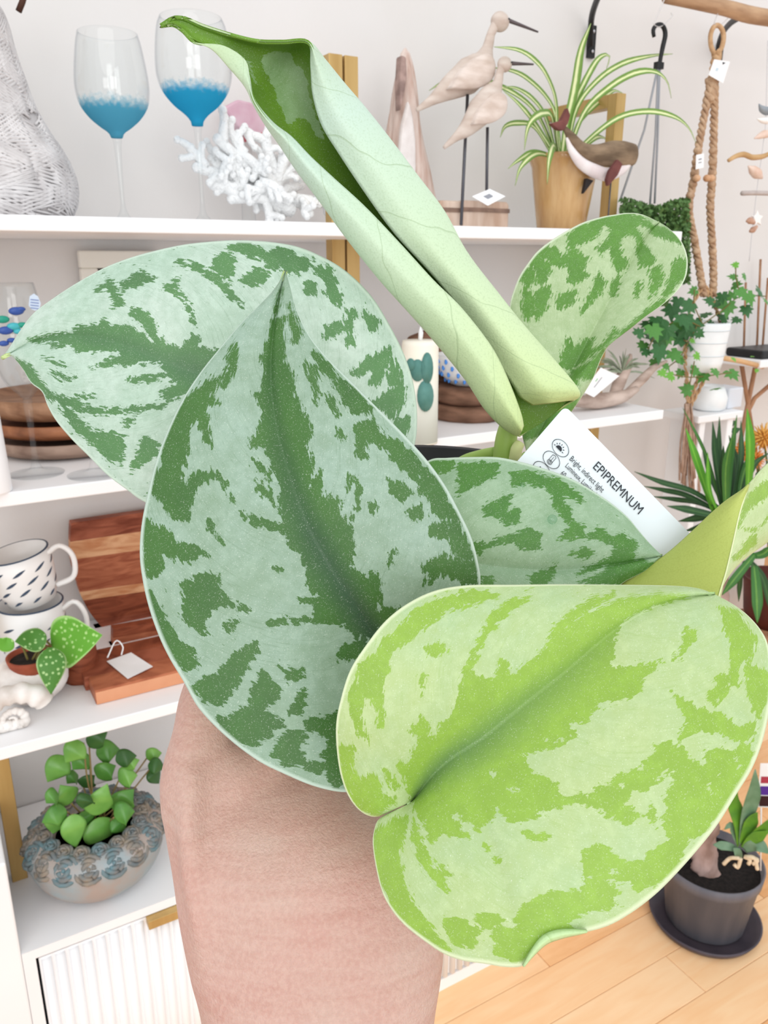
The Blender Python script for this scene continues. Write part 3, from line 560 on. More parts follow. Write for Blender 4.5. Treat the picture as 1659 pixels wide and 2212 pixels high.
for x in (xa+.02, xb-.04): bevel(G().box(x, x+.02, 1.26, 1.35, 0, z2-.018).ob('leg', white, bl, smooth=False), .003)
gw = M('grey_card', (214, 217, 224), .6)
x0_ = PY(1572, 880, 1.28)[0]; x1_ = PY(1602, 880, 1.28)[0]; z1_ = PY(1590, 838, 1.28)[2]
tag(bevel(G().box(x0_, x1_, 1.28, 1.34, z2, z1_).ob('storage_box', gw, smooth=False), .004), 'pale grey box standing on the low white shelf', 'box')
c, pr = lathe_px(1530, 890, [(893, 26), (880, 34), (858, 36), (842, 30), (832, 26), (836, 22)], Y=1.30); pr = setz(pr, z2)
tag(G().lathe(pr, c, 28).ob('white_bowl', potw), 'round white bowl on the low shelf beside the grey box', 'bowl')
wdg = [PY(x, y, 2.15) for x, y in ((1568, 722), (1596, 724), (1602, 748), (1588, 750))]
# wooden easel arm below the pot
tag(G().tube([PY(1553, 772, 1.31), PY(1600, 780, 1.31), PY(1648, 792, 1.31)], .0065, 8).ob('wooden_rod', M('pale_rod', (226, 186, 140), .6, (206, 162, 116), 20)), 'short pale wooden rod hanging behind the ivy leaves', 'rod')

# ------------------------------------------------------------------ middle shelf
def clearglass(px, py, rows, label, flowers=True):
    c, pr = lathe_px(px, py, rows, z0=ZM); t = thing('clear_wine_glass', label, 'glass', (c[0], c[1], ZM), 'clear wine glasses on the middle shelf')
    out = smoothprof(pr, 26); inn = [(max(r-.0013, .0005), z+.001) for r, z in out]; G().lathe(out[::-1]+inn, c, 40).ob('bowl', glass(), t)
    zb = pr[-1][1]; rs = .004
    st = [(.036, ZM+.0006), (.0365, ZM+.0018), (.014, ZM+.005), (rs*1.6, ZM+.012), (rs, ZM+.03), (rs, ZM+(zb-ZM)*.6), (rs*1.5, zb-.012), (pr[-1][0], zb)]
    G().lathe(st[:2]+smoothprof(st[1:], 24), c, 32).ob('stem', glass(), t); return t, c, pr
t, c, pr = clearglass(80, 1024, [(612, 44), (650, 50), (700, 55), (750, 57), (800, 50), (830, 36), (848, 20), (862, 9)], 'clear wine glass with blue and green glass flowers at left edge of middle shelf')
fb = M('flower_blue', (52, 84, 158), .3); fg = M('flower_green', (36, 150, 128), .3); ft = M('flower_teal', (70, 176, 186), .3)
for x, y, s_, m in ((35, 672, 13, fb), (45, 668, 8, fb), (5, 690, 12, fg), (48, 702, 9, fg), (30, 705, 12, ft), (12, 714, 13, fb), (25, 735, 8, fb), (40, 716, 9, ft), (8, 742, 9, fb)):
    p = PY(x, y, c[1]-.048); G().ell(p, s_*1.25/FPX, .003, s_*.55*1.25/FPX, nu=10, nv=7).ob('glass_flower', m, t)
p = [PY(x, y, c[1]-.04) for x, y in ((62, 660), (64, 640), (73, 634), (82, 640), (88, 655), (86, 668), (76, 671), (68, 668))]
o = G().prism(p, (0, 1, 0), .0006).ob('sticker', M('sticker_blue', (206, 222, 240), .5), t, smooth=False)
for k in range(4): q = [(66, 646+k*6), (84, 648+k*6), (84, 650+k*6), (66, 648+k*6)]; G().prism([PY(x, y, c[1]-.0405) for x, y in q], (0, 1, 0), .0003).ob('print', M('blue_print', (120, 140, 190), .6), o, smooth=False)
clearglass(205, 1026, [(640, 40), (700, 54), (750, 56), (800, 50), (830, 36), (848, 20), (862, 9)], 'clear wine glass mostly hidden behind the back leaf, only its foot showing', False)
c, pr = lathe_px(-22, 1062, [(1072, 44), (1060, 46), (900, 42), (892, 38)], z0=ZM); pr = setz(pr, ZM); tag(bevel(G().lathe(pr, c, 32).ob('white_canister', M('canister', (246, 247, 250), .4)), .002), 'plain white cylinder cut by the left picture edge on the middle shelf', 'canister')
pls = [M('plate_wood', (170, 128, 98), .55, (132, 92, 66), 10, bump=.1, stretch=(1, 5, 5)), M('plate_wood_red', (164, 106, 72), .55, (124, 76, 50), 10, stretch=(1, 5, 5)), M('plate_wood_grey', (164, 138, 122), .6, (130, 104, 90), 10, stretch=(1, 5, 5))]
cc = PY(150, 985, 1.335)
for k, (zlo, zhi, m, lb) in enumerate(((0, .026, 2, 'greyish round wooden plate at the bottom of the stack behind the glass'), (.028, .054, 1, 'reddish round wooden plate in the middle of the stack behind the glass'), (.056, .090, 0, 'brown round wooden plate on top of the stack behind the glass'))):
    z0 = ZM+zlo; h = zhi-zlo; prf = [(.06, z0), (.098, z0+.004), (.112, z0+h*.55), (.113, z0+h), (.107, z0+h), (.095, z0+h*.75), (.01, z0+h*.7)]
    tag(G().lathe(prf, (cc[0], cc[1], 0), 44).ob('wooden_plate', pls[m]), lb, 'plate', 'stack of wooden plates')
fr = thing('picture_frame', 'cream picture frame with dark picture leaning behind the back leaf', 'frame', PY(240, 900, 1.45)*np.array([1, 1, 0])+np.array([0, 0, ZM]))
xa, xb = PY(169, 545, 1.45)[0], PY(345, 545, 1.45)[0]; zt = zfor(xa, 1.45, 541); wd = .028; fm_ = M('frame_cream', (240, 236, 226), .6)
for nm, b4 in (('frame_bar', (xa, xb, ZM, ZM+wd)), ('frame_bar', (xa, xb, zt-wd, zt)), ('frame_bar', (xa, xa+wd, ZM+wd, zt-wd)), ('frame_bar', (xb-wd, xb, ZM+wd, zt-wd))):
    bevel(G().box(b4[0], b4[1], 1.445, 1.465, b4[2], b4[3]).ob(nm, fm_, fr, smooth=False), .003)
G().box(xa+wd, xb-wd, 1.455, 1.46, ZM+wd, zt-wd).ob('picture', M('dark_picture', (92, 86, 84), .6, (60, 56, 56), 12), fr, smooth=False)

# cactus candle, bark slabs, dotted bowl
c, pr = lathe_px(905, 952, [(962, 40), (955, 40), (745, 40), (735, 38)], z0=ZM); pr = setz(pr, ZM)
t = thing('cactus_candle', 'cream pillar candle painted with teal cactus pads on the middle shelf', 'candle', (c[0], c[1], ZM)); R_ = pr[1][0]
G().lathe(pr, c, 40).ob('candle_body', M('candle_wax', (246, 242, 228), .5, (240, 234, 214), 8), t)
zt = pr[-1][1]; G().tube([(c[0], c[1], zt), (c[0]+.001, c[1], zt+.012), (c[0], c[1], zt+.021)], [.0035, .004, .0008], 8).ob('wick', paper, t)
ct = M('cactus_paint', (98, 148, 140), .6, (72, 124, 116), 30)
def onlathe(c, R, px, py): # point of the cylinder seen at a pixel
    r = ray(px, py); o_ = CO-np.array([c[0], c[1], 0]); a = r[0]**2+r[1]**2; b = 2*(o_[0]*r[0]+o_[1]*r[1]); cc_ = o_[0]**2+o_[1]**2-R*R; D = b*b-4*a*cc_
    D = max(D, 0); return CO+r*((-b-math.sqrt(D))/(2*a))
def pad(cx_, cy_, rx, ry, par, m, R, c):
    ring = [(cx_+rx*math.cos(a), cy_+ry*math.sin(a)) for a in np.linspace(0, 2*math.pi, 18, endpoint=False)]
    V = [onlathe(c, R+.0012, cx_, cy_)]+[onlathe(c, R+.0010, *q) for q in ring]+[onlathe(c, R-.001, *q) for q in ring]; n = 18
    ob('painted_pad', V, [(0, 1+(i+1) % n, 1+i) for i in range(n)]+[(1+i, 1+(i+1) % n, 19+(i+1) % n, 19+i) for i in range(n)], m, par)
pad(919, 855, 18, 34, t, ct, R_, c); pad(923, 795, 13, 34, t, ct, R_, c); pad(902, 800, 16, 24, t, ct, R_, c); pad(887, 788, 10, 14, t, ct, R_, c)
bark = M('slab_bark', (140, 104, 84), .85, (96, 68, 52), 16, bump=.6, stretch=(1, 1, 4))
cc = PY(1010, 880, 1.235)
for k in range(2):
    z0 = ZM+k*.031; prf = [(.066-k*.004, z0), (.076-k*.004, z0+.012), (.074-k*.004, z0+.028), (.06, z0+.030)]
    tag(G().lathe(prf, (cc[0], cc[1], 0), 40, wob=lambda th, z: .03*np.sin(3*th+k*2)+.015*np.sin(11*th)).ob('wood_slice', bark), ('lower dark wood slice under the blue dotted bowl', 'upper dark wood slice directly under the blue dotted bowl')[k], 'wood slice', 'wood slices on the middle shelf')
zb = ZM+.061; t = thing('dotted_bowl', 'white bowl with bright blue dots on the stacked wood slices', 'bowl', (cc[0], cc[1], zb))
prb = [(.026, zb), (.034, zb+.003), (.052, zb+.02), (.062, zb+.05), (.063, zb+.058), (.060, zb+.057), (.05, zb+.022), (.02, zb+.008)]
G().lathe(prb, (cc[0], cc[1], 0), 40).ob('bowl_body', potw, t); dm = M('dot_blue', (74, 140, 220), .4)
for row in range(4):
    for k in range(16):
        a = k*2*math.pi/16+row*.2; z = zb+.012+row*.012; r_ = np.interp(z, [q[1] for q in prb[:5]], [q[0] for q in prb[:5]])+.0002; q = np.array([cc[0]+r_*math.cos(a), cc[1]+r_*math.sin(a), z])
        if (CO-q)[:2] @ np.array([math.cos(a), math.sin(a)]) > 0: G().ell(q, .0032, .0032, .0055, M=np.array([[1, 0, .35], [0, 1, .35], [0, 0, 1]]), nu=8, nv=6).ob('dot', dm, t)
tag(bevel(G().prism([PY(x, y, 1.30) for x, y in ((886, 742), (892, 728), (985, 692), (1000, 742))]+[(PY(1000, 742, 1.30)[0], 1.30, ZM), (PY(886, 742, 1.30)[0], 1.30, ZM)], (0, 1, 0), .02).ob('wooden_stand', bark, smooth=False), .004), 'brown wooden stand top peeking out behind the cactus candle', 'stand')

# driftwood arrangement with air plant and tag
t = thing('driftwood_planter', 'gnarled driftwood piece with a grey air plant at the right end of middle shelf', 'plant', PZ(1320, 880, ZM))
dwm = M('grey_driftwood', (204, 184, 172), .85, (160, 138, 126), 18, bump=.6, stretch=(1, 1, 3))
G().tube([PY(1238, 868, 1.17), PY(1290, 866, 1.17), PY(1340, 858, 1.17), PY(1375, 840, 1.17)], [.012, .02, .017, .008], 12, n=16, flat=.8).ob('base_wood', dwm, t)
for q, r_ in (([(1325, 862), (1340, 820), (1356, 790), (1362, 766)], .012), ([(1355, 850), (1392, 815), (1412, 795), (1440, 780)], .009)):
    p = [PY(x, y, 1.19+.01*i) for i, (x, y) in enumerate(q)]; G().tube(p, [r_, r_*1.1, r_*.8, r_*.3], 10, n=12).ob('driftwood_arm', dwm, t)
V = np.vstack([np.array(0)]) if False else None
apm = M('air_plant', (150, 158, 138), .8, (120, 132, 106), 40)
for k in range(22):
    a = rng.uniform(-.3, math.pi+.3); L_ = rng.uniform(40, 75); s0 = (1345, 805); e = (1345+L_*math.cos(a), 805-L_*math.sin(a)*.8); mid_ = ((s0[0]+e[0])/2, (s0[1]+e[1])/2-8)
    ribbon([PY(*s0, 1.2), PY(*mid_, 1.2+rng.uniform(-.02, .02)), PY(*e, 1.2+rng.uniform(-.03, .03))], .0022, (0, -1, .2), apm, t, 8, .2, 'leaf')
card('plant_tag', [(1258, 846), (1298, 794), (1338, 812), (1283, 858)], 1.14, 'white tag with small print leaning on the driftwood planter', None, marks=[(((.3, .5), (.72, .5), (.72, .56), (.3, .56)), greyink), (((.5, .3), (.62, .3), (.62, .36), (.5, .36)), M('green_print', (120, 190, 130), .6))])

# ------------------------------------------------------------------ lower shelf: boards, mugs, shell planter
bt = lambda x, y: (x/3.318, 1080+y/3.318)
t = thing('large_cutting_board', 'large reddish striped wooden cutting board with wavy left edge leaning at the back', 'cutting board', PZ(230, 1420, ZL)); YBd = 1.43
cbm = [M('acacia_%s' % n, c_, .45, c2, 12, stretch=(1, 1, 5), dist=1.6, spec=.15) for n, c_, c2 in (('deep', (168, 98, 74), (124, 64, 46)), ('red', (188, 116, 84), (150, 82, 58)), ('sap', (228, 178, 136), (196, 130, 88)), ('brown', (158, 88, 62), (112, 56, 38)))]
edge = [(510, 165), (505, 280), (512, 430), (545, 560), (580, 680), (640, 800), (720, 900), (800, 985)]
rows = [(165, -85), (300, 60), (430, 360), (540, 400), (660, 590), (720, 650), (860, 780), (985, 900)]
ed = cat(np.array(edge, float), 60)
def lx(y): return float(np.interp(y, ed[:, 1], ed[:, 0]))
for i in range(len(rows)-1):
    (ya, ra), (yb, rb) = rows[i], rows[i+1]
    # strips run slightly uphill to the right; continue behind the leaf
    def rp(y): return y-(1560-lx(y))*.165
    ys = np.linspace(ya, yb, 6)
    poly = [PY(*bt(lx(y), y), YBd) for y in ys]+[PY(*bt(1700, rp(yb)), YBd), PY(*bt(1700, rp(ya)), YBd)]
    G().prism(poly, (0, 1, 0), .02).ob('wood_strip', cbm[(0, 2, 1, 1, 2, 3, 0)[i]], t, smooth=False)
zlow = PY(*bt(800, 985), YBd)[2]
xl, xr = PY(*bt(690, 985), YBd)[0], PY(*bt(1690, 985), YBd)[0]
G().box(xl, xr, YBd, YBd+.02, ZL, zlow+.02).ob('wood_strip', cbm[1], t, smooth=False)
G().box(xl+.02, xr, YBd+.004, YBd+.019, ZL+.002, zlow+.12).ob('board_core', cbm[1], t, smooth=False)
def board(poly, Y, th, nm, lb, mats_, flat=False):
    t_ = thing(nm, lb, 'cutting board', np.mean([PY(*bt(*p), Y) for p in poly], 0)*np.array([1, 1, 0])+np.array([0, 0, ZL])); return t_
t = thing('small_cutting_board', 'smaller brown cutting board leaning in front of the large striped one', 'cutting board', PY(330, 1450, 1.36)*np.array([1, 1, 0])+np.array([0, 0, ZL]))
for k, (ya, yb) in enumerate(((925, 990), (990, 1062), (1062, 1200))):
    q = [bt(810, ya), bt(810, yb), bt(1750, yb-165), bt(1750, ya-165)]; p = [PY(x, y, 1.345) for x, y in q]
    if k == 2: p[1][2] = ZL; p[2][2] = ZL
    G().prism(p, (0, 1, 0), .018).ob('wood_strip', cbm[(3, 1, 2)[k]], t, smooth=False)
p_ = PY(*bt(812, 935), 1.345); G().box(p_[0]+.002, p_[0]+.3, 1.348, 1.362, ZL, p_[2]-.004).ob('board_core', cbm[1], t, smooth=False)
t = thing('flat_cutting_board', 'thick cutting board lying flat on the lower shelf under a price tag', 'cutting board', PZ(300, 1500, ZL))
tz = .024; pA = PZ(*bt(690, 1470), ZL); dirx = np.array([1, 0.0, 0]); pA = np.array([pA[0], pA[1], ZL])
for k, (y0, y1) in enumerate(((0, .05), (.05, .10), (.10, .14))):
    x0 = pA[0]-.006*k; bevel(G().box(x0, x0+.33, pA[1]+y0, pA[1]+y1, ZL, ZL+tz).ob('wood_strip', cbm[(1, 0, 3)[k]], t, smooth=False), .002)
G().box(pA[0]+.001, pA[0]+.33, pA[1]-.0012, pA[1]+.001, ZL+.0008, ZL+tz-.003).ob('front_edge', M('board_edge', (222, 158, 120), .5, (206, 138, 100), 10), t, smooth=False)
yt = pA[1]+.03
tq = [PZ(*bt(*q), ZL+tz+.0015+h_) for q, h_ in (((765, 1158), .001), ((940, 1095), .004), ((1095, 1195), .002), ((915, 1283), .0))]
nrm_ = np.cross(tq[1]-tq[0], tq[2]-tq[0]); nrm_ /= np.linalg.norm(nrm_); nrm_ = nrm_ if nrm_[2] > 0 else -nrm_
tag(G().prism(tq, nrm_, .0007).ob('price_tag', paper, smooth=False), 'white diamond-turned price tag lying on the flat cutting board', 'tag', 'price tags')
G_ = G().tube([PY(*bt(770, 1130), yt+.03), PY(*bt(830, 1010), yt+.05), PY(*bt(880, 1050), yt+.05), PY(*bt(870, 1110), yt+.04)], .0012, 6, n=16); tag(G_.ob('tag_string', paper), 'white loop of string on the cutting board price tag', 'string')
c_ = PZ(182, 1480, ZL); tag(G().lathe([(.028, ZL), (.030, ZL+.02), (.029, ZL+.05), (.026, ZL+.055)], (c_[0], c_[1]+.03, 0), 30, wob=lambda th, z: .05*np.sin(3*th)+.03*np.sin(8*th+z*90)).ob('bark_log', cbm[3]), 'small dark bark-covered log between shell planter and cutting board', 'log')

# mugs
mug = M('mug_glaze', (244, 243, 242), .3, (236, 234, 232), 10, spec=.5); navy = M('mug_navy', (58, 74, 96), .4)
def mug_at(base, axis, hdir, label, R=.046, Hh=.085):
    t = thing('mug', label, 'mug', base, 'stacked white mugs with navy dashes')
    prof = [(.024, 0), (.036, .003), (R*.92, Hh*.3), (R, Hh*.7), (R, Hh), (R-.003, Hh), (R-.004, Hh*.7), (R*.85, Hh*.3), (.01, .006)]
    G().lathe(prof, base, 44, axis=axis).ob('cup', mug, t); G().lathe([(R+.0003, Hh-.0012), (R+.0003, Hh+.0003), (R-.0026, Hh+.0003)], base, 44, axis=axis, cap=False).ob('rim_line', navy, t)
    a = Vector(axis).normalized(); q = np.array(Vector((0, 0, 1)).rotation_difference(a).to_matrix()); h = np.array(hdir); up = np.array(a); h = h-up*(h@up); h /= np.linalg.norm(h)
    B = np.array(base); pth = [B+h*R*.95+up*Hh*.88, B+h*(R+.02)+up*Hh*.98, B+h*(R+.034)+up*Hh*.75, B+h*(R+.026)+up*Hh*.36, B+h*R*.93+up*Hh*.24]
    G().tube(pth, .0052, 10, n=26, flat=.8).ob('handle', mug, t)
    for row in range(4):
        for k in range(9):
            an = k*2*math.pi/9+row*.35; zz = Hh*(.2+.19*row); r_ = np.interp(zz, [p[1] for p in prof[:5]], [p[0] for p in prof[:5]])
            v = []; 
            for s_ in np.linspace(-1, 1, 7):
                for w_ in (-1, 1): aa = an+s_*.23; z_ = zz+s_*.0045+w_*.0024*(1-s_*s_); v.append(B+q@np.array([(r_+.0004)*math.cos(aa), (r_+.0004)*math.sin(aa), z_]))
            cen = np.mean(v, 0); nr = q@np.array([math.cos(an), math.sin(an), 0])
            if nr @ (CO-cen) > .05: ob('dash', v, [(2*i, 2*i+2, 2*i+3, 2*i+1) for i in range(6)], navy, t)
mb_ = PZ(72, 1405, ZL); mb_ = np.array([mb_[0]+.004, 1.30, ZL]); 
xmug = PY(70, 1340, 1.30)[0]
mug_at(np.array([xmug, 1.30, ZL]), (0, 0, 1), CR+CF*.1, 'white mug with navy dashes at the bottom of the stack behind shell planter', R=.050, Hh=zfor(xmug, 1.30, 1300)-ZL)
tb_ = PY(72, 1296, 1.30); ax_ = np.array(PY(34, 1188, 1.30))-tb_; mug_at(tb_-ax_*.02, ax_, CR+CF*.1, 'white mug with navy dashes tilted to the left on top of the stack', R=.047, Hh=float(np.linalg.norm(ax_))*.98)

# shell planter
Ysh = 1.185; t = thing('shell_planter', 'white spiral snail shell planter with a small speckled plant on the lower shelf', 'plant', PZ(70, 1560, ZL)); shm = M('shell_plaster', (238, 234, 230), .7, (206, 196, 188), 26, bump=.4)
p0 = PY(75, 1500, Ysh+.02); b = G().ell((p0[0], p0[1]+.01, ZL+.040), .053, .046, .041, nu=26, nv=16); V = np.vstack(b.v); V[:, 2] = np.clip(V[:, 2], ZL, None); V[:, 2] = np.minimum(V[:, 2], PY(68, 1425, Ysh+.02)[2]-.004); ob('shell_body', V, b.f, shm, t)
sc_ = PY(20, 1538, Ysh-.02); n = 760; tt = np.linspace(0, 4.6*math.pi, n); rad_ = .0045*np.exp(.165*tt); sx_ = sc_[0]+rad_*np.cos(-tt+2.2); sz_ = sc_[2]+rad_*np.sin(-tt+2.2)*.92
tr_ = rad_*.34*(1+.10*np.sin(tt*13)); pts_ = np.stack([sx_, np.full(n, Ysh-.048)+rad_*.2, np.maximum(sz_, ZL+tr_)], 1); G().tube(pts_, np.minimum(tr_, .019), 12, hint=(0, 1, 0)).ob('spiral', shm, t)
pc = PY(68, 1425, Ysh+.02); ter = M('terracotta', (166, 86, 60), .8, (140, 66, 46), 40); zr = pc[2]+.006
G().lathe([(.026, zr-.03), (.034, zr-.004), (.035, zr+.002), (.032, zr+.002), (.030, zr-.006)], (pc[0], pc[1], 0), 32).ob('inner_pot', ter, t); G().lathe([(.001, zr-.005), (.031, zr-.005)], (pc[0], pc[1], 0), 24, cap=False).ob('soil', MATS['potting_soil'], t)
def gridleaf(name, mid, wid, nrm, mat, parent, n=18, cup=.15, thick=.0006, par_attr=True):
    """small ovate leaf along mid (3D points), half width profile"""
    p = cat(mid, n); T = np.gradient(p, axis=0); T /= np.linalg.norm(T, axis=1)[:, None]; S_ = np.cross(T, np.asarray(nrm, float)); S_ /= np.linalg.norm(S_, axis=1)[:, None]; Nn = np.cross(S_, T)
    s = np.linspace(0, 1, n); wv = wid*np.clip(np.sin(np.pi*s**.66), 0, 1)**.95; wv[0] = wid*.12; wv[-1] = wid*.01
    V = []; A = []
    for a in np.linspace(-1, 1, 9): V.append(p+S_*(a*wv)[:, None]-Nn*(cup*(a*a)*wv)[:, None]); A.append(np.full(n, a))
    F = [(k*n+i, k*n+i+1, (k+1)*n+i+1, (k+1)*n+i) for k in range(8) for i in range(n-1)]
    o = ob(name, np.vstack(V), F, mat, parent, attrs={'vv': np.hstack(A)}); m = o.modifiers.new('solid', 'SOLIDIFY'); m.thickness = thick; m.offset = 0; return o
def speck_mat(name, base, spot, scale):
    m = M(name, base, .45, scale=60); nt = m.node_tree; N = nt.nodes; L = nt.links.new; tc = [n for n in N if n.type == 'TEX_COORD'][0]
    vo = N.new('ShaderNodeTexVoronoi'); vo.inputs['Scale'].default_value = scale; L(tc.outputs['Object'], vo.inputs['Vector'])
    mr = N.new('ShaderNodeMapRange'); mr.inputs[1].default_value = .36; mr.inputs[2].default_value = .22; L(vo.outputs['Distance'], mr.inputs[0])
    at = N.new('ShaderNodeAttribute'); at.attribute_name = 'vv'; ab = N.new('ShaderNodeMath'); ab.operation = 'ABSOLUTE'; L(at.outputs['Fac'], ab.inputs[0])
    m2 = N.new('ShaderNodeMapRange'); m2.inputs[1].default_value = .86; m2.inputs[2].default_value = .96; L(ab.outputs[0], m2.inputs[0])
    mx_ = N.new('ShaderNodeMath'); mx_.operation = 'MAXIMUM'; L(mr.outputs[0], mx_.inputs[0]); L(m2.outputs[0], mx_.inputs[1])
    mx = N.new('ShaderNodeMix'); mx.data_type = 'RGBA'; mx.inputs[6].default_value = (*lin(base), 1); mx.inputs[7].default_value = (*lin(spot), 1); L(mx_.outputs[0], mx.inputs[0]); L(mx.outputs[2], N['Principled BSDF'].inputs['Base Color']); return m
sm = speck_mat('speckled_leaf', (74, 128, 50), (164, 200, 134), 150); sm2 = speck_mat('speckled_leaf_bright', (98, 164, 48), (170, 212, 130), 130)
d = 1.36/FPX; Yl = Ysh
gridleaf('leaf', [PY(100, 1372, Yl), PY(70, 1382, Yl), PY(32, 1386, Yl-.01)], 25*d, (0, -.8, .9), sm, t)
gridleaf('leaf', [PY(112, 1395, Yl+.02), PY(150, 1385, Yl), PY(190, 1378, Yl-.02), PY(221, 1372, Yl-.03)], 50*d, (.2, -1, .5), sm2, t, cup=-.2)
gridleaf('leaf', [PY(108, 1398, Yl-.03), PY(112, 1435, Yl-.05), PY(110, 1500, Yl-.06)], 26*d, (0, -1, .3), sm, t)
gridleaf('leaf', [PY(30, 1385, Yl), PY(12, 1392, Yl), PY(-12, 1380, Yl)], 14*d, (0, -1, .5), sm2, t)
for q in ([(70, 1425), (95, 1385), (110, 1395)], [(60, 1425), (50, 1400), (40, 1388)], [(78, 1425), (90, 1400), (106, 1398)]): G().tube([PY(x, y, Yl+.01) for x, y in q], .0018, 6, n=10).ob('stem', stem, t)

# ------------------------------------------------------------------ rose bowl with peperomia on the cabinet
cb_ = PZ(212, 1900, ZC); cb_ = np.array([PZ(205, 1925, ZC)[0], 1.235, ZC]); X0, Y0 = PY(222, 1925, 1.215)[:2]
t = thing('rose_bowl_planter', 'round weathered bowl with sculpted blue-grey roses holding a small glossy green plant', 'plant', (X0, Y0, ZC)); rbz = zfor(X0, Y0-.09, 1880)-ZC
bm_ = M('bowl_clay', (172, 158, 150), .8, (158, 170, 174), 16, bump=.3, contrast=(.42, .62)); rm_ = M('rose_patina', (128, 126, 124), .75, (104, 134, 142), 60, bump=.4); rm2 = M('rose_patina_warm', (150, 138, 124), .75, (108, 118, 122), 60, bump=.4)
prf = [(.050, ZC), (.078, ZC+.010), (.100, ZC+.036), (.110, ZC+.070), (.107, ZC+.092), (.093, ZC+.103), (.070, ZC+.104), (.062, ZC+.088)]
G().lathe(smoothprof(prf, 26), (X0, Y0, 0), 48).ob('bowl', bm_, t); G().lathe([(.001, ZC+.088), (.066, ZC+.088)], (X0, Y0, 0), 30, cap=False).ob('soil', MATS['potting_soil'], t)
def rose(cen, nrm, s_, m):
    z = Vector(nrm).normalized(); x = z.orthogonal().normalized(); y = z.cross(x); Mx = np.array([x, y, z]).T; g = G()
    for k, (r_, h_) in enumerate(((1.0, 0), (.68, .18), (.4, .3))):
        th_ = np.linspace(0, 2*math.pi, 15); loc_ = np.stack([r_*np.cos(th_+k), r_*np.sin(th_+k), h_+.14*np.sin(th_*2.5+k)], 1)*s_
        g.tube(cen+loc_ @ Mx.T, s_*.2, 6)
    g.ell(cen+np.array(z)*s_*.32, s_*.2, s_*.2, s_*.2, nu=8, nv=6); g.ob('rose', m, t)
for k in range(17):
    a = k*2*math.pi/17; nr = (math.cos(a)*.75, math.sin(a)*.75, .7); rose(np.array([X0+.0985*math.cos(a), Y0+.0985*math.sin(a), ZC+.090]), nr, .020, rm_ if k % 2 else rm2)
for k in range(17):
    a = k*2*math.pi/17+.2; nr = (math.cos(a)*.2, math.sin(a)*.2, 1); rose(np.array([X0+.078*math.cos(a), Y0+.078*math.sin(a), ZC+.104]), nr, .0135, rm2 if k % 3 else rm_)
pem = [M('peperomia_leaf', (92, 148, 62), .3, (74, 130, 52), 30, spec=.5), M('peperomia_light', (122, 176, 84), .3, (100, 156, 66), 30, spec=.5), M('peperomia_dark', (60, 104, 50), .35, (48, 88, 40), 30)]
zp = lambda x, y: (x*.3014, 1560+y*.3014)
PL = [((600, 150), (470, 290), 60, 1), ((480, 250), (340, 430), 62, 1), ((640, 180), (770, 70), 45, 2), ((690, 230), (860, 195), 60, 0), ((640, 240), (520, 340), 55, 0), ((830, 280), (980, 240), 45, 2), ((1050, 260), (1160, 220), 40, 1), ((1060, 310), (1180, 330), 40, 2), ((1070, 340), (1140, 440), 40, 2), ((700, 400), (830, 310), 55, 0), ((850, 420), (985, 380), 55, 1), ((420, 520), (330, 580), 45, 0), ((510, 580), (430, 450), 58, 1), ((680, 670), (770, 440), 66, 1), ((830, 640), (960, 480), 66, 0), ((640, 520), (590, 620), 45, 2), ((480, 640), (300, 720), 50, 0), ((440, 640), (380, 800), 62, 1), ((520, 660), (545, 900), 58, 1), ((690, 690), (755, 915), 78, 1), ((820, 680), (965, 640), 58, 0), ((800, 700), (900, 780), 45, 0), ((590, 640), (640, 760), 50, 0), ((560, 380), (480, 440), 38, 0), ((740, 480), (720, 600), 45, 2), ((890, 330), (1000, 270), 35, 1), ((600, 470), (680, 380), 45, 2)]
d = 1.62/FPX
for i, (a, e, wd, k) in enumerate(PL):
    dy = -.055+.05*((i*7) % 5)/5 if a[1] > 500 else -.01+.06*((i*3) % 5)/5
    A_, E_ = zp(*a), zp(*e); yy = Y0+dy; mid_ = ((A_[0]+E_[0])/2, (A_[1]+E_[1])/2-2); gridleaf('leaf', [PY(*A_, yy), PY(*mid_, yy-.008), PY(*E_, yy-.002)], wd*1.22*.3014*d, (.1, -1, .55), pem[k], t, n=22, cup=.15)
    if i % 2 == 0: G().tube([PY(*A_, yy), PY(*((A_[0]+205)/2, (A_[1]+1800)/2), Y0), (X0+rng.uniform(-.03, .03), Y0, ZC+.087)], .0014, 5, n=9).ob('stem', M('peperomia_stem', (140, 120, 76), .6), t)

# ------------------------------------------------------------------ yucca in the grey floor pot
pc = np.array([1.425, .952, 0]); t = thing('yucca', 'yucca with thick cane and sword leaves in a grey plastic nursery pot on the floor', 'plant', (pc[0], pc[1], .008))
gp = M('grey_pot', (96, 96, 104), .5, (112, 110, 116), 5, stretch=(6, 6, .4), bump=.04)
Hp = zfor(pc[0]-.02, pc[1]-.09, 1915); G().lathe([(.085, .010), (.088, .012), (.106, Hp-.03), (.110, Hp-.028), (.113, Hp), (.109, Hp+.001), (.104, Hp-.02)], pc, 52).ob('pot', gp, t)
G().lathe([(.001, Hp-.018), (.106, Hp-.018)], pc, 36, cap=False).ob('soil', M('dark_soil', (38, 32, 30), .95, (20, 17, 16), 120, bump=1.), t)
sau = G().lathe([(.10, .0), (.118, .004), (.126, .020), (.122, .021), (.112, .009), (.01, .008)], pc, 56); tag(sau.ob('pot_saucer', M('saucer_plum', (84, 76, 84), .4, (70, 64, 72), 20)), 'dark round saucer under the grey pot on the wooden floor', 'saucer')
hd = math.hypot(pc[0], pc[1]); cane = M('yucca_cane', (196, 168, 160), .9, (150, 122, 112), 22, bump=.8, stretch=(1, 1, .6))
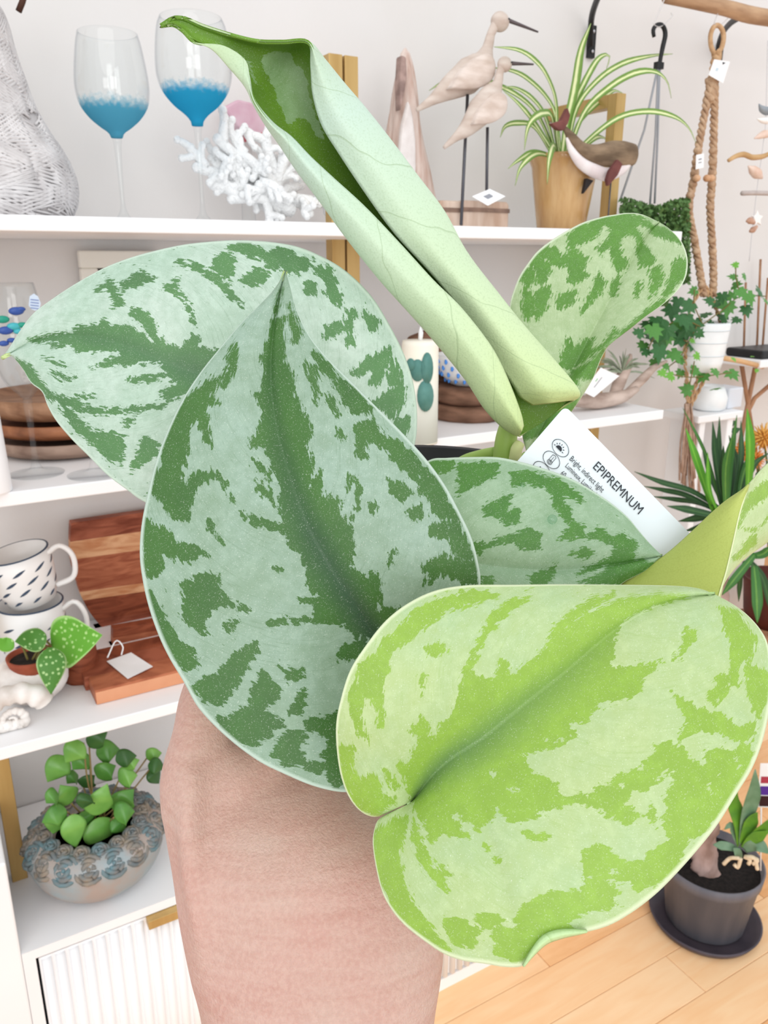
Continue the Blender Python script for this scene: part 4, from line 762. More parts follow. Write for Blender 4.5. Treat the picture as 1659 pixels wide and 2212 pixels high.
cp = [PH(1527, 1905, hd-.02), PH(1520, 1820, hd-.02), PH(1535, 1650, hd), PH(1540, 1450, hd), PH(1548, 1300, hd), PH(1560, 1120, hd)]
cg = G().tube(cp, [.03, .028, .024, .022, .021, .018], 18, n=90); cv = cg.v[0].reshape(-1, 18, 3); cm_ = cv.mean(1, keepdims=True)
kn = 1+.10*np.sin(np.arange(90)*.9)[:, None, None]*np.sin(np.arange(18)*.7+1)[None, :, None]+.09*rng.normal(0, 1, (90, 18, 1)); cg.v[0] = (cm_+(cv-cm_)*kn).reshape(-1, 3); cg.ob('cane', cane, t)
yz = lambda x, y: (1360+x/4.097, 860+y/4.097)
yl = stripe_mat('yucca_leaf', (58, 110, 48), (104, 150, 66), .12); yl2 = stripe_mat('yucca_leaf_bright', (84, 152, 44), (120, 184, 62), .15); yl3 = stripe_mat('yucca_leaf_dark', (42, 78, 42), (66, 106, 56), .12)
YL = [([(820, 1010), (680, 520), (470, 85)], 20, 0, .05), ([(740, 1000), (620, 640), (495, 265)], 48, 1, -.03), ([(830, 1000), (760, 520), (735, 210)], 42, 2, .03), ([(840, 1010), (790, 560), (795, 165)], 34, 2, .06), ([(860, 1010), (890, 560), (950, 150)], 34, 0, .02), ([(850, 1000), (850, 620), (915, 315)], 52, 0, -.05), ([(1045, 860), (1060, 450), (1040, 95)], 58, 1, -.06), ([(860, 1020), (560, 830), (280, 745), (40, 650)], 34, 2, .0), ([(840, 1040), (520, 870), (300, 815), (125, 780)], 34, 2, .04), ([(840, 1060), (520, 990), (330, 955)], 42, 2, -.03), ([(860, 1060), (640, 1060), (430, 1090)], 42, 2, .05), ([(950, 1000), (1080, 620), (1240, 480)], 36, 2, .03), ([(1110, 1380), (960, 1560), (815, 1745)], 46, 0, -.05), ([(1100, 1480), (1120, 1700), (1130, 1990)], 62, 0, -.06), ([(1080, 1400), (1180, 1380), (1270, 1300)], 46, 0, .0), ([(900, 1010), (980, 560), (985, 200)], 36, 2, .08), ([(780, 1010), (700, 800), (690, 480)], 30, 1, -.05), ([(1060, 1440), (1180, 1600), (1250, 1900)], 44, 2, .03), ([(1010, 1440), (975, 1600), (965, 1800)], 34, 2, .04), ([(900, 1000), (1100, 820), (1225, 560)], 40, 2, .05), ([(880, 1010), (940, 620), (880, 330)], 46, 2, .1), ([(860, 1020), (720, 700), (640, 430)], 34, 2, .1), ([(870, 1050), (640, 940), (420, 900), (200, 870)], 34, 2, .08), ([(900, 1030), (700, 1120), (480, 1180)], 44, 2, .08), ([(880, 1000), (820, 720), (830, 420)], 46, 2, -.02), ([(960, 1000), (1000, 700), (1100, 420)], 40, 0, .06)]
for q, wd, k, dh in YL:
    n = len(q); P3 = [PH(*yz(x, y), hd+dh*min(1, 1.4*i/(n-1))) for i, (x, y) in enumerate(q)]; ribbon(P3, wd/4.097*.5*1.7/FPX*1.6, -CF+np.array([.1, 0, .3]), (yl, yl2, yl3)[k], t, 18, .25)
sl = thing('orchid_seedling', 'young strap-leaved plant with white roots growing in the grey pot', 'plant', PH(1605, 1850, hd-.06))
ol = M('seedling_leaf', (98, 152, 44), .4, (80, 132, 50), 30); ol2 = M('seedling_leaf_grey', (116, 148, 120), .45, (92, 128, 96), 30)
z5 = lambda x, y: (1480+x*.1627, 1600+y*.1627)
for q, wd, m in (([(740, 1380), (720, 1100), (640, 820), (680, 640)], 15, ol), ([(760, 1380), (820, 1000), (900, 700), (930, 380)], 15, ol2), ([(720, 1400), (660, 1220), (600, 1120), (520, 1180)], 9, ol2), ([(680, 1440), (560, 1400), (370, 1380)], 9, ol2), ([(780, 1420), (900, 1300), (1100, 1200)], 12, ol), ([(780, 1440), (950, 1380), (1120, 1500)], 13, ol2), ([(800, 1400), (1000, 1200), (1100, 1050)], 13, ol), ([(730, 1560), (690, 1480), (640, 1430)], 9, ol2), ([(760, 1380), (880, 1050), (960, 950)], 14, ol)):
    ribbon([PH(*z5(x, y), hd-.06-.02*i/3) for i, (x, y) in enumerate(q)], wd*1.85/FPX, -CF+np.array([0, 0, .3]), m, sl, 16, .25)
rt = M('white_root', (232, 214, 186), .6, (206, 184, 150), 60)
for q in ([(720, 1560), (600, 1560), (510, 1640)], [(740, 1560), (700, 1680), (650, 1640)], [(780, 1540), (860, 1580), (840, 1640)], [(800, 1540), (920, 1560), (960, 1710)], [(820, 1540), (960, 1580), (900, 1640)]): G().tube([PH(*z5(x, y), hd-.075) for x, y in q], .0042, 7, n=12).ob('root', rt, sl)
# flowers and brown pot by the right edge
fx = PY(1655, 1300, 1.30); t = thing('orange_flowers', 'orange pompom flowers in a red-brown pot at the right edge', 'plant', (fx[0]+.03, 1.30, 0.48)); zt = zfor(fx[0], 1.30, 1250)
G().lathe([(.06, .48), (.075, .52), (.085, zt-.02), (.09, zt), (.084, zt), (.078, zt-.02)], (fx[0]+.03, 1.30, 0), 36).ob('pot', M('red_brown_pot', (92, 40, 28), .6, (70, 28, 22), 20), t)
of = [M('flower_orange', (238, 164, 86), .8, (216, 128, 60), 90, bump=1.), M('flower_yellow', (244, 196, 108), .8, (226, 164, 76), 90, bump=1.)]
def pompom(cen, r_, m):
    g = G(); n = 90
    for i in range(n):
        ph = math.acos(1-2*(i+.5)/n); th_ = math.pi*(1+5**.5)*i; dv = np.array([math.cos(th_)*math.sin(ph), math.sin(th_)*math.sin(ph), math.cos(ph)]); g.tube([cen, cen+dv*r_*(.85+.25*rng.random())], [r_*.13, r_*.03], 4)
    g.ob('blossom', m, t)
for x, y, r_, m in ((1650, 945, .038, 1), (1605, 975, .028, 0), (1632, 990, .028, 0), (1690, 990, .03, 0)):
    p = PY(x, y, 1.33); pompom(p, r_, of[m]); G().tube([p, (p+np.array([fx[0]+.03, 1.30, zt]))/2+np.array([0, 0, .02]), (fx[0]+.03, 1.30, zt-.02)], .003, 6, n=10).ob('stem', M('flower_stem', (78, 104, 52), .6), t)
for x, y, r_ in ((1580, 915, .02), (1590, 930, .018), (1655, 1015, .02), (1640, 1025, .016)):
    p = PY(x, y, 1.31); gridleaf('leaf', [p+np.array([-r_, 0, 0]), p, p+np.array([r_, 0, .004])], r_*.5, (0, -1, .3), yl3, t, n=10)
st_ = thing('plant_stool', 'small round wooden stool under the red-brown flower pot', 'stool', (fx[0]+.03, 1.30, 0))
G().lathe([(.11, .455), (.115, .46), (.115, .476), (.11, .48)], (fx[0]+.03, 1.30, 0), 36).ob('seat', wl, st_)
for k in range(3): a = k*2.1+.4; G().tube([(fx[0]+.03+.08*math.cos(a), 1.30+.08*math.sin(a), .457), (fx[0]+.03+.11*math.cos(a), 1.30+.11*math.sin(a), .0)], .011, 8).ob('leg', wl, st_)
pk_ = thing('plant_card', 'white, red and purple printed card on a stake in the grey pot at right edge', 'card', PH(1644, 1868, hd-.03))
cq_ = [PH(*z5(*q), hd-.03) for q in ((1000, 300), (1250, 300), (1250, 900), (960, 880))]; G().prism(cq_, CF, .0006).ob('card', paper, pk_, smooth=False)
for (v0, v1), m in (((.3, .45), M('print_red', (178, 60, 78), .6)), ((.52, .72), M('print_purple', (88, 48, 150), .6)), ((.74, .98), M('print_dark', (60, 30, 34), .6))):
    G().prism([cq_[0]+(cq_[1]-cq_[0])*a+(cq_[3]-cq_[0])*b-CF*.0006 for a, b in ((.08, v0), (.7, v0), (.7, v1), (.08, v1))], CF, .0003).ob('print', m, pk_, smooth=False)
G().tube([PH(*z5(1010, 890), hd-.029), PH(1643, 1880, hd-.029)], .0015, 6).ob('stake', paper, pk_)
# ------------------------------------------------------------------ the plant held in front
plant = thing('potted_pothos', 'silver-splashed satin pothos with a rolled new leaf in a black nursery pot, held in front', 'plant', PD(905, 1508, .374))
pb = np.array(plant['_b'])
def sdf(P, poly):
    """signed distance, positive inside"""
    q = np.asarray(poly, float); n = len(q); best = np.full(len(P), 1e9); ins = np.zeros(len(P), bool)
    for i in range(n):
        a, b = q[i], q[(i+1) % n]; ab = b-a; t_ = np.clip(((P-a)@ab)/(ab@ab+1e-9), 0, 1); best = np.minimum(best, np.linalg.norm(P-(a+t_[:, None]*ab), axis=1))
        c_ = ((a[1] > P[:, 1]) != (b[1] > P[:, 1])) & (P[:, 0] < (b[0]-a[0])*(P[:, 1]-a[1])/((b[1]-a[1]) if abs(b[1]-a[1]) > 1e-9 else 1e-9)+a[0]); ins ^= c_
    return np.where(ins, best, -best)
def leaf_mat(name, silver, green, midc, rim, silver2=None, amp=1.0, rough=.42, green2=None, vs=26., bump=.12):
    m = bpy.data.materials.new(name); m.use_nodes = True; nt = m.node_tree; N = nt.nodes; L = nt.links.new; b = N['Principled BSDF']
    def at(n_): a = N.new('ShaderNodeAttribute'); a.attribute_name = n_; return a.outputs['Fac']
    def mth(op, a, b_=None, c_=None):
        x = N.new('ShaderNodeMath'); x.operation = op
        for i, v in enumerate((a, b_, c_)):
            if v is None: continue
            if isinstance(v, (int, float)): x.inputs[i].default_value = v
            else: L(v, x.inputs[i])
        return x.outputs[0]
    def rng_(v, a, b_, c_=0., d_=1.):
        x = N.new('ShaderNodeMapRange'); L(v, x.inputs[0]); x.inputs[1].default_value = a; x.inputs[2].default_value = b_; x.inputs[3].default_value = c_; x.inputs[4].default_value = d_; return x.outputs[0]
    def mix(f_, a, b_):
        x = N.new('ShaderNodeMix'); x.data_type = 'RGBA'; L(f_, x.inputs[0])
        for i, v in ((6, a), (7, b_)):
            if isinstance(v, tuple): x.inputs[i].default_value = (*lin(v), 1)
            else: L(v, x.inputs[i])
        return x.outputs[2]
    u, v, gm, al = at('uu'), at('vv'), at('gm'), at('al')
    tc = N.new('ShaderNodeTexCoord').outputs['Object']
    def noise(vec, sc, det=4., rgh=.6):
        x = N.new('ShaderNodeTexNoise'); x.inputs['Scale'].default_value = sc; x.inputs['Detail'].default_value = det; x.inputs['Roughness'].default_value = rgh; L(vec, x.inputs['Vector']); return x.outputs[0]
    cx = N.new('ShaderNodeCombineXYZ'); L(mth('MULTIPLY', al, vs), cx.inputs[0]); L(mth('MULTIPLY', v, 11.), cx.inputs[1])
    nv = noise(cx.outputs[0], 2.2, 6., .68)                      # streaks that run along the side veins
    no = noise(tc, 420., 3.)
    g = mth('ADD', gm, mth('MULTIPLY', mth('SUBTRACT', nv, .5), 5.2*amp)); g = mth('ADD', g, mth('MULTIPLY', mth('SUBTRACT', no, .5), 1.8*amp))
    g = mth('ADD', g, mth('MULTIPLY', rng_(mth('ABSOLUTE', v), .55, .93), .5))
    gf = rng_(g, -.26, -.16)
    cx3 = N.new('ShaderNodeCombineXYZ'); L(mth('MULTIPLY', al, 70.), cx3.inputs[0]); L(mth('MULTIPLY', v, 16.), cx3.inputs[1]); fk = noise(cx3.outputs[0], 1.7, 5., .7)
    gf = mth('MAXIMUM', gf, mth('MULTIPLY', rng_(fk, .655, .70), .75)); gf = mth('MULTIPLY', gf, rng_(fk, .27, .33, .25, 1.))
    big = noise(tc, 38., 3.); fine = noise(tc, 2600., 2.)
    sil = mix(rng_(big, .35, .68), silver, silver2 or tuple(min(255, c_+12) for c_ in silver)); grn = mix(rng_(big, .3, .7), green, green2 or tuple(int(c_*.86) for c_ in green))
    mot = noise(tc, 260., 5., .7); sil = mix(rng_(mot, .42, .66, 0., .38), sil, tuple(int(a*.72+b_*.28) for a, b_ in zip(silver, green))); sil = mix(rng_(mot, .5, .3, 0., .3), sil, tuple(min(255, c_+22) for c_ in silver))
    grn = mix(rng_(mot, .45, .7, 0., .35), grn, tuple(min(255, int(c_*1.18)) for c_ in green))
    col = mix(gf, sil, grn)
    av = mth('ABSOLUTE', v)
    mf = mth('MULTIPLY', mth('MULTIPLY', rng_(av, .01, .15, 1., 0.), rng_(u, .97, .35)), gf); col = mix(mth('MULTIPLY', mf, .8), col, midc)
    sp = mth('MULTIPLY', rng_(fine, .60, .74), .3); col = mix(sp, col, (250, 253, 245))
    cx2 = N.new('ShaderNodeCombineXYZ'); L(mth('MULTIPLY', al, 22.), cx2.inputs[0]); L(mth('MULTIPLY', v, .8), cx2.inputs[1])
    vein = noise(cx2.outputs[0], 2.2, 2.); vl = rng_(mth('ABSOLUTE', mth('SUBTRACT', vein, .5)), .0, .012, 1., 0.); col = mix(mth('MULTIPLY', vl, .2), col, green)
    col = mix(rng_(av, .972, .99), col, rim)
    L(col, b.inputs['Base Color']); b.inputs['Roughness'].default_value = rough; b.inputs['Specular IOR Level'].default_value = .28
    bp = N.new('ShaderNodeBump'); bp.inputs['Strength'].default_value = bump; bp.inputs['Distance'].default_value = .002
    L(mth('ADD', mth('MULTIPLY', noise(tc, 900., 3.), .4), mth('ADD', mth('MULTIPLY', vein, .8), mth('MULTIPLY', gf, -.25))), bp.inputs['Height']); L(bp.outputs[0], b.inputs['Normal'])
    return m
def plain_leaf_mat(name, c1, c2, c3, vein_c, rough=.45, nveins=18.):
    """underside: gradient of its own pigment along the leaf plus faint side veins"""
    m = bpy.data.materials.new(name); m.use_nodes = True; nt = m.node_tree; N = nt.nodes; L = nt.links.new; b = N['Principled BSDF']
    a = N.new('ShaderNodeAttribute'); a.attribute_name = 'uu'; tc = N.new('ShaderNodeTexCoord')
    cr = N.new('ShaderNodeValToRGB'); L(a.outputs['Fac'], cr.inputs[0]); e = cr.color_ramp.elements
    e[0].color = (*lin(c1), 1); e[1].color = (*lin(c3), 1); k = e.new(.5); k.color = (*lin(c2), 1)
    no = N.new('ShaderNodeTexNoise'); no.inputs['Scale'].default_value = 1400; L(tc.outputs['Object'], no.inputs['Vector'])
    n2 = N.new('ShaderNodeTexNoise'); n2.inputs['Scale'].default_value = 30; L(tc.outputs['Object'], n2.inputs['Vector'])
    al = N.new('ShaderNodeAttribute'); al.attribute_name = 'al'; wv = N.new('ShaderNodeMath'); wv.operation = 'MULTIPLY_ADD'; wv.inputs[1].default_value = nveins; L(al.outputs['Fac'], wv.inputs[0]); L(n2.outputs[0], wv.inputs[2])
    fr_ = N.new('ShaderNodeMath'); fr_.operation = 'FRACT'; L(wv.outputs[0], fr_.inputs[0]); mr = N.new('ShaderNodeMapRange'); mr.inputs[1].default_value = .0; mr.inputs[2].default_value = .035; mr.inputs[3].default_value = .55; mr.inputs[4].default_value = 0; L(fr_.outputs[0], mr.inputs[0])
    m1 = N.new('ShaderNodeMix'); m1.data_type = 'RGBA'; L(mr.outputs[0], m1.inputs[0]); L(cr.outputs[0], m1.inputs[6]); m1.inputs[7].default_value = (*lin(vein_c), 1)
    m2 = N.new('ShaderNodeMix'); m2.data_type = 'RGBA'; r2 = N.new('ShaderNodeMapRange'); r2.inputs[1].default_value = .5; r2.inputs[2].default_value = .8; r2.inputs[4].default_value = .3; L(no.outputs[0], r2.inputs[0]); L(r2.outputs[0], m2.inputs[0]); L(m1.outputs[2], m2.inputs[6]); m2.inputs[7].default_value = (*lin(vein_c), 1)
    L(m2.outputs[2], b.inputs['Base Color']); b.inputs['Roughness'].default_value = rough; b.inputs['Specular IOR Level'].default_value = .25
    bp = N.new('ShaderNodeBump'); bp.inputs['Strength'].default_value = .1; bp.inputs['Distance'].default_value = .002; L(no.outputs[0], bp.inputs['Height']); L(bp.outputs[0], b.inputs['Normal']); return m
def lerpctl(c_, s): c_ = np.atleast_1d(np.asarray(c_, float)); xs = np.linspace(0, 1, len(c_)); return np.interp(s, xs, c_) if len(c_) < 3 else np.interp(s, np.linspace(0, 1, 60), cat(np.stack([xs, c_], 1), 60)[:, 1])
def big_leaf(name, mid, left, right, dm, dl, dr, polys, zoom, mats, N_=230, M_=80, pmid=1.6, bulge=(-.003, -.003), sub=(), label=None, feather=11., vslope=.32):
    mid_, le, ri = cat(mid, N_*4), cat(left, N_), cat(right, N_); s = np.linspace(0, 1, N_)
    ix = (s**pmid)*(N_*4-1); mi = np.stack([np.interp(ix, np.arange(N_*4), mid_[:, k]) for k in (0, 1)], 1)
    Dm, Dl, Dr = lerpctl(dm, s**pmid), lerpctl(dl, s), lerpctl(dr, s); px = []; dd = []; uu = []; vv = []
    for j in range(-M_, M_+1):
        t_ = abs(j)/M_; e, De, bl = (le, Dl, bulge[0]) if j < 0 else (ri, Dr, bulge[1])
        px.append(mi*(1-t_)+e*t_); dd.append(Dm*(1-t_)+De*t_+bl*4*t_*(1-t_)*np.sin(np.pi*np.clip(s, .02, .98))**.5 +.0004*math.exp(-(t_/.06)**2)); uu.append(s); vv.append(np.full(N_, j/M_))
    px, dd, uu, vv = np.vstack(px), np.hstack(dd), np.hstack(uu), np.hstack(vv)
    sc_, ox, oy = zoom; g = np.full(len(px), -40.)
    for po in polys: g = np.maximum(g, sdf(px, [(ox+x/sc_, oy+y/sc_) for x, y in po]))
    for po in sub: g = np.minimum(g, -sdf(px, [(ox+x/sc_, oy+y/sc_) for x, y in po]))
    gm = np.clip(g/feather, -1.45, 1.35)
    V = CO+(CF+np.outer((px[:, 0]-829.5)/FPX, CR)-np.outer((px[:, 1]-1106)/FPX, CU))*dd[:, None]
    K = 2*M_+1; I = np.arange(N_-1)[None, :]+N_*np.arange(K-1)[:, None]; I = I.ravel(); F = np.stack([I, I+1, I+N_+1, I+N_], 1)
    nn = np.cross(V[F[:, 1]]-V[F[:, 0]], V[F[:, 3]]-V[F[:, 0]])
    if nn.sum(0) @ CF > 0: F = F[:, ::-1]
    al = uu**pmid-vslope*np.abs(vv)**1.3*-1.
    al = uu-vslope*np.abs(vv)**1.4
    o = ob(name, V, F.tolist(), mats, plant, attrs={'uu': uu, 'vv': vv, 'gm': gm, 'al': al}, label=label)
    m = o.modifiers.new('solid', 'SOLIDIFY'); m.thickness = .0007; m.offset = -1
    if len(mats) > 1: m.material_offset = 1
    return o
under = plain_leaf_mat('leaf_underside', (196, 214, 150), (186, 204, 128), (196, 214, 150), (150, 176, 96))

# front centre leaf
z6 = (1.9066, 300, 560)
L3p = [[(590,120),(560,200),(540,300),(515,370),(510,430),(520,470),(500,540),(470,560),(500,600),(510,660),(490,720),(455,740),(465,775),(520,770),(540,820),(560,880),(590,960),(575,990),(585,1040),(590,1080),(560,1090),(500,1070),(440,1045),(415,1055),(470,1085),(520,1110),(600,1130),(630,1180),(660,1215),(690,1270),(690,1340),(735,1390),(650,1400),(735,1420),(725,1450),(720,1480),(640,1475),(560,1480),(525,1500),(540,1525),(590,1495),(700,1490),(770,1500),(850,1510),(870,1530),(880,1550),(960,1560),(985,1520),(1080,1440),(1040,1430),(960,1450),(1000,1400),(1000,1320),(960,1285),(950,1310),(870,1270),(890,1200),(880,1130),(860,1070),(825,1060),(830,990),(790,970),(760,985),(750,870),(700,940),(720,850),(690,770),(710,690),(670,620),(640,560),(640,470),(620,460),(600,420),(600,330),(590,310),(600,240),(565,240)],
 [(400,355),(365,400),(375,440),(330,500),(345,530),(400,460),(410,400)], [(340,480),(270,520),(200,580),(150,650),(110,740),(95,820),(130,850),(190,850),(200,740),(205,680),(260,640),(290,600),(330,590),(290,560)], [(250,640),(265,740),(300,770),(280,640)],
 [(80,880),(70,960),(110,1010),(160,1070),(200,1070),(215,1000),(230,950),(320,890),(345,930),(390,995),(375,960),(340,890),(300,872),(230,890),(190,930),(150,900),(180,880),(130,850)], [(30,1080),(20,1150),(30,1250),(60,1300),(100,1270),(90,1210),(150,1220),(210,1250),(250,1222),(290,1222),(250,1192),(150,1170),(120,1120),(70,1100)],
 [(180,1340),(270,1290),(320,1310),(350,1380),(460,1450),(360,1415),(300,1440),(270,1490),(280,1540),(220,1500),(190,1460),(190,1380)], [(50,1380),(100,1480),(130,1540),(170,1580),(200,1600),(240,1660),(200,1680),(150,1640),(100,1580),(60,1450)], [(350,1500),(400,1480),(425,1490),(370,1530)], [(280,1080),(300,1080),(312,1130),(345,1170),(300,1135)],
 [(410,1610),(490,1580),(490,1620),(460,1660),(440,1690),(400,1760),(360,1800),(330,1830),(270,1800),(220,1760),(250,1740),(320,1720),(370,1660)], [(510,1690),(540,1720),(580,1780),(560,1820),(510,1850),(460,1830),(470,1770)], [(570,1660),(600,1685),(680,1700),(650,1740),(620,1740),(600,1705)], [(650,1790),(680,1770),(690,1840),(650,1880),(620,1870)],
 [(420,1850),(480,1860),(530,1870),(590,1920),(540,1950),(500,1980),(460,2000),(400,1990),(340,1930),(330,1890),(380,1900)], [(600,1960),(650,1940),(690,1970),(660,2020),(690,2090),(740,2110),(760,2090),(700,2070),(650,2080),(600,2070),(560,2040),(580,2000)], [(690,1900),(770,1880),(830,1870),(820,2190),(790,2140),(770,2050),(780,1970),(700,1930)], [(800,1640),(850,1590),(920,1560),(960,1570),(900,1640),(850,1650)],
 [(618,190),(640,260),(662,310),(640,345),(620,260)], [(680,430),(720,450),(740,560),(730,600),(715,520)], [(810,510),(850,510),(900,560),(950,610),(940,630),(880,630),(850,580)], [(720,385),(780,430),(800,480),(750,450)],
 [(890,690),(960,670),(990,720),(1060,760),(1120,800),(1150,850),(1140,900),(1100,870),(1030,790),(940,740),(930,780),(940,820),(900,810)], [(1150,870),(1190,860),(1250,950),(1260,1000),(1300,1040),(1310,1100),(1350,1180),(1300,1150),(1290,1070),(1220,1040),(1200,980),(1160,950)], [(1110,1040),(1150,1020),(1170,1060),(1130,1070)], [(1200,1100),(1260,1090),(1290,1140),(1240,1150),(1200,1130)],
 [(1030,910),(1070,920),(1120,960),(1090,1000),(1040,960)], [(950,1000),(980,1010),(970,1050),(945,1040)], [(1160,1270),(1250,1220),(1320,1250),(1380,1250),(1390,1330),(1330,1330),(1280,1290),(1220,1310),(1180,1350),(1200,1290)], [(770,560),(800,580),(820,640),(790,610)], [(900,900),(920,960),(905,1020),(880,1070),(890,990)], [(470,820),(540,870),(560,910),(500,880)], [(480,910),(540,960),(560,1010),(490,950)],
 [(1290,1160),(1340,1180),(1370,1230),(1320,1230)], [(1040,1190),(1055,1200),(1040,1250),(1025,1270)], [(860,890),(878,900),(868,950),(855,940)], [(540,1265),(600,1285),(560,1275)], [(820,700),(850,730),(830,750)]]
m3 = leaf_mat('leaf_front', (139, 163, 141), (62, 100, 50), (58, 82, 68), (186, 204, 190), (152, 176, 160), 1.0, green2=(72, 112, 54), bump=.1)
big_leaf('leaf', [(868, 1452), (835, 1405), (803, 1362), (772, 1315), (730, 1252), (693, 1189), (657, 1116), (625, 1022), (599, 927), (587, 843), (586, 770), (594, 690), (605, 630), (617, 584)],
 [(868, 1452), (884, 1530), (882, 1600), (850, 1668), (800, 1703), (741, 1711), (678, 1698), (615, 1672), (562, 1646), (510, 1609), (463, 1567), (426, 1525), (397, 1473), (368, 1425), (345, 1378), (324, 1320), (310, 1263), (302, 1200), (306, 1132), (321, 1058), (339, 990), (363, 927), (394, 864), (431, 807), (473, 754), (520, 699), (562, 657), (594, 622), (617, 584)],
 [(868, 1452), (920, 1488), (965, 1455), (1005, 1400), (1030, 1330), (1038, 1260), (1034, 1221), (1019, 1163), (992, 1105), (961, 1048), (919, 990), (866, 932), (809, 875), (756, 822), (704, 770), (667, 723), (641, 670), (628, 623), (617, 584)],
 [.262, .250, .246, .250, .256, .262], [.262, .240, .234, .236, .240, .246, .254, .262], [.262, .252, .252, .250, .250, .252, .256, .262], L3p, z6, [m3, under], bulge=(-.0035, -.003), label='large dark silver-splashed front leaf')

# bright leaf in the lower right
z7 = (1.7299, 700, 1220)
L4p = [[(330,880),(300,800),(260,740),(310,740),(340,690),(360,640),(322,620),(360,570),(390,590),(400,660),(440,600),(480,560),(510,480),(520,400),(560,400),(600,430),(640,420),(660,350),(690,370),(690,420),(740,380),(800,340),(870,260),(960,200),(1050,150),(1150,120),(1250,110),(1360,120),(1250,150),(1180,170),(1130,200),(1100,240),(1080,270),(1090,320),(1070,360),(1080,390),(1140,380),(1270,360),(1230,390),(1180,440),(1180,480),(1080,510),(1020,530),(980,580),(920,600),(940,640),(860,680),(800,690),(740,720),(760,760),(830,800),(880,830),(880,870),(1000,850),(1060,820),(1120,780),(1180,770),(1220,720),(1240,680),(1300,670),(1340,690),(1370,740),(1420,760),(1440,700),(1490,690),(1530,720),(1560,680),(1600,700),(1590,760),(1530,850),(1500,890),(1470,930),(1440,980),(1380,1010),(1330,1050),(1290,1010),(1250,990),(1230,960),(1220,880),(1200,840),(1150,850),(1120,900),(1180,930),(1150,960),(1100,950),(1050,940),(1040,910),(1000,890),(900,900),(830,920),(770,950),(700,970),(640,910),(620,960),(580,990),(500,930),(470,940),(550,1020),(500,1020),(440,1000),(400,1040),(370,960),(350,930)],
 [(335,950),(365,1040),(395,1100),(425,1150),(460,1220),(400,1175),(360,1110),(325,1010)], [(970,1060),(1040,1050),(1080,1090),(1110,1110),(1180,1110),(1220,1090),(1250,1050),(1330,1040),(1330,1120),(1260,1190),(1180,1205),(1140,1180),(1070,1160),(980,1160),(970,1110)],
 [(460,1330),(500,1330),(540,1350),(590,1360),(570,1320),(640,1310),(700,1350),(740,1290),(800,1240),(870,1230),(960,1230),(980,1190),(1060,1200),(1110,1225),(1060,1280),(1000,1290),(940,1310),(900,1340),(920,1370),(850,1390),(780,1430),(740,1480),(650,1450),(640,1400),(570,1380),(550,1420),(480,1400)],
 [(200,1000),(260,950),(310,940),(305,1000),(280,1080),(285,1150),(320,1260),(360,1310),(400,1370),(460,1440),(400,1420),(330,1360),(260,1270),(210,1160),(195,1080)],
 [(300,220),(340,180),(420,140),(500,120),(560,105),(640,118),(560,140),(520,150),(430,180),(400,210),(350,250),(320,280),(260,310),(240,370),(220,430),(215,480),(224,600),(205,600),(200,540),(180,490),(150,500),(130,560),(150,630),(170,660),(130,620),(105,540),(100,490),(130,430),(140,380),(200,340),(250,270)],
 [(640,170),(700,140),(760,125),(690,170),(650,220),(605,270),(575,330),(560,390),(530,400),(550,340),(580,280)], [(830,300),(860,230),(920,180),(1000,130),(1080,112),(965,182),(905,240),(870,275)], [(380,310),(440,290),(455,330),(410,345)], [(362,400),(380,420),(362,480)],
 [(55,680),(110,690),(100,760),(130,800),(200,790),(220,860),(260,870),(270,890),(200,925),(150,915),(110,880),(75,780)], [(215,750),(285,830),(260,850)], [(1480,160),(1540,180),(1605,280),(1590,350),(1550,350),(1545,450),(1520,440),(1530,320),(1500,250)], [(1350,240),(1395,260),(1375,300),(1335,315)],
 [(1480,410),(1520,430),(1500,470),(1460,525),(1435,490)], [(1290,470),(1350,510),(1400,540),(1500,570),(1540,620),(1600,600),(1600,640),(1540,655),(1480,620),(1420,620),(1360,640),(1315,665),(1360,590),(1335,540)], [(1580,380),(1640,400),(1655,480),(1625,560),(1600,500)], [(745,1003),(845,1013),(825,1032),(770,1028)], [(635,1098),(685,1103),(650,1118)], [(440,1130),(475,1160),(450,1165)], [(600,1040),(620,1060),(605,1070)], [(1290,340),(1350,320),(1330,350)]]
L4s = [[(1195,850),(1240,800),(1330,788),(1300,822),(1280,870),(1290,920),(1270,960),(1285,1000),(1320,1020),(1262,1032),(1230,990),(1230,920)], [(1425,810),(1480,768),(1488,792),(1448,830),(1482,862),(1438,862)], [(1065,1055),(1120,1038),(1218,1080),(1200,1112),(1110,1112),(1078,1090)], [(1050,1240),(1130,1208),(1192,1220),(1160,1272),(1088,1276)], [(888,1330),(990,1288),(1002,1322),(930,1352)], [(1335,640),(1420,618),(1505,620),(1515,685),(1480,645),(1432,692),(1422,765),(1368,732),(1328,672)], [(1488,700),(1520,720),(1552,765),(1562,720)], [(558,1360),(640,1348),(642,1422),(568,1422)], [(640,1310),(690,1308),(742,1350),(680,1372)], [(1310,840),(1350,820),(1340,870),(1315,880)],
 [(735,710),(800,695),(820,708),(760,722)], [(830,660),(890,655),(870,675)], [(690,830),(730,830),(740,860),(710,850)], [(620,770),(650,775),(630,785)], [(1090,830),(1125,815),(1115,838),(1095,840)], [(1255,760),(1300,755),(1310,775),(1265,785)], [(1060,1140),(1150,1135),(1160,1155),(1090,1170)]]
m4 = leaf_mat('leaf_bright', (178, 197, 140), (136, 170, 68), (104, 138, 88), (214, 224, 186), (168, 193, 146), 1.0, green2=(143, 178, 74), bump=.12)
under4 = plain_leaf_mat('leaf_underside_pale', (190, 218, 160), (194, 222, 166), (190, 218, 160), (160, 192, 120))
